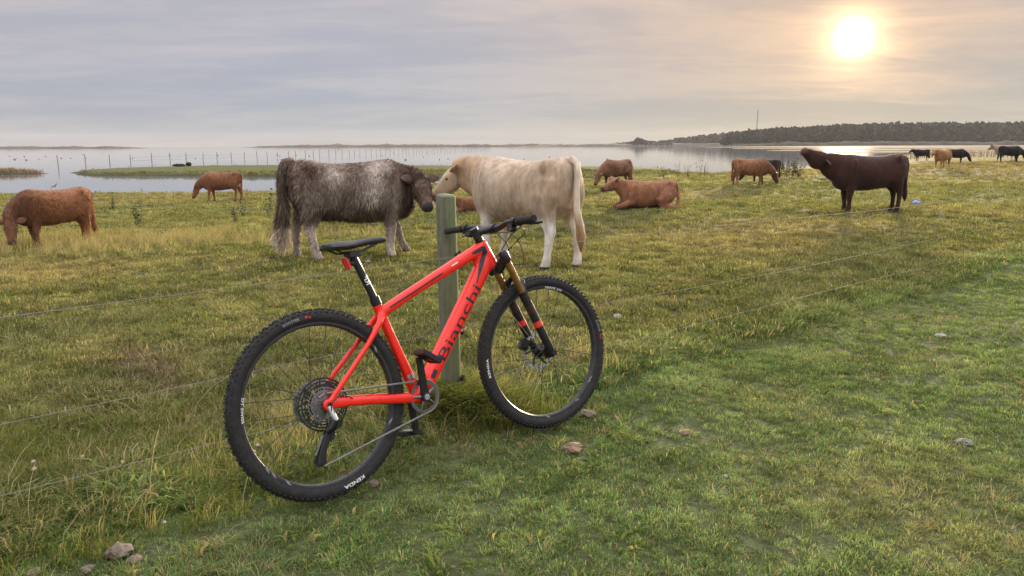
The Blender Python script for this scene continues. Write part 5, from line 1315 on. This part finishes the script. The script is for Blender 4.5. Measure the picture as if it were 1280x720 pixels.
fl_m = mat('clover_head', (.42, .35, .27), .85, var=.25, scale=80); fl_p = mat('pink_clover', (.55, .30, .48), .8, var=.2, scale=80); gs_m = mat('flower_stem', (.13, .17, .05), .8)
FLG = 'faded clover heads in the long grass'
fl = [(45, 585, .013, 0), (36, 580, .012, 0), (98, 571, .012, 0), (322, 559, .012, 0), (318, 566, .011, 0), (424, 543, .011, 0), (402, 580, .010, 0), (155, 579, .010, 0), (201, 659, .008, 1)]
for i, (px, py, sz_, pk) in enumerate(fl):
    p_ = on_ground(px, py + 16); h_ = 16 * p_.y / FPX + .01; root = empty('clover_flower', (p_.x, p_.y, p_.z)); r2_ = random.Random(i)
    tp = Vector((r2_.gauss(0, .012), r2_.gauss(0, .012), h_)); MB().tube([(0, 0, -.01), (tp.x * .3, tp.y * .3, h_ * .6), tp], .0013, 5).build('stem', gs_m, root)
    bm = bmesh.new(); bmesh.ops.create_icosphere(bm, subdivisions=2, radius=sz_ * .72)
    for v in bm.verts: v.co *= 1 + r2_.uniform(-.22, .22)
    me = bpy.data.meshes.new('flower_head'); bm.to_mesh(me); bm.free(); o = link('flower_head', me, root, fl_p if pk else fl_m); o.location = tp
    tag(root, 'single pink clover flower low in the corner grass' if pk else 'faded pale clover head in the long grass at lower left', 'flower', None if pk else FLG)


def bird_mesh(kind, m):
    b_ = MB()
    if kind == 'float':
        b_.tube([(-.24, 0, .05), (-.17, 0, .045), (-.05, 0, .05), (.08, 0, .045), (.15, 0, .05)], [.008, .045, .085, .075, .02], 10, up=(0, 0, 1), flat=[.006, .035, .065, .06, .02])
        b_.tube([(.10, 0, .06), (.14, 0, .12), (.15, 0, .17), (.19, 0, .18), (.23, 0, .175)], [.03, .022, .03, .026, .005], 8)
    else:
        b_.tube([(-.28, 0, 0), (-.18, 0, 0), (0, 0, 0), (.15, 0, .01), (.22, 0, .02), (.27, 0, .015)], [.02, .04, .065, .045, .035, .006], 10)
        for sy in (-1, 1):
            b_.tube([(.03, sy * .04, .02), (.08, sy * .25, .15), (-.02, sy * .55, .11), (-.10, sy * .72, .06)], [.09, .075, .05, .008], 8, up=(0, 0, 1), flat=[.015, .011, .008, .003])
    return b_


wb_m = mat('white_feathers', (.72, .72, .72), .8, var=.1); db_m = mat('dark_feathers', (.045, .045, .05), .8, var=.3)
fl_me = bird_mesh('float', db_m).build('bird', db_m); proto = fl_me; rb = random.Random(12); spots = []
for i in range(34):
    if i < 14: px, py = rb.uniform(10, 150), rb.uniform(192, 201)
    else: px, py = rb.uniform(150, 700), rb.uniform(190, 200)
    spots.append((px, py))
spots += [(486, 201), (507, 200), (560, 199), (759, 199), (655, 199)]
for i, (px, py) in enumerate(spots):
    p_ = on_z(px, py, WL)
    o = proto if i == 0 else bpy.data.objects.new('bird', proto.data)
    if i: COL.objects.link(o)
    o.location = (p_.x, p_.y, WL - .01); o.rotation_euler = (0, 0, rb.uniform(0, 6.28)); sc_ = rb.uniform(.7, 1.1); o.scale = (sc_,) * 3
    tag(o, 'tiny dark water bird resting far out on the shallow water', 'bird', 'water birds far out')
for (px, py, Y, kind, m_, lab, rz, ry) in [(201, 230, 40, 'fly', wb_m, 'white gull flying low over the inlet with raised wings', 2.2, .3), (68, 233, 42, 'fly', db_m, 'small dark bird in flight over the water above the left cow', 1.2, -.5)]:
    p_ = at_depth(px, py, Y); o = bird_mesh(kind, m_).build('bird', m_); o.location = p_; o.rotation_euler = (ry, .2, rz); o.scale = (.4,) * 3 if kind == 'fly' else (1, 1, 1); tag(o, lab, 'bird')
p_ = on_z(117, 243, WL); o = bird_mesh('float', db_m).build('bird', db_m); o.location = (p_.x, p_.y, WL); o.rotation_euler = (0, 0, 1.2); o.scale = (.8,) * 3; tag(o, 'dark duck on the inlet just off the near bank', 'bird')
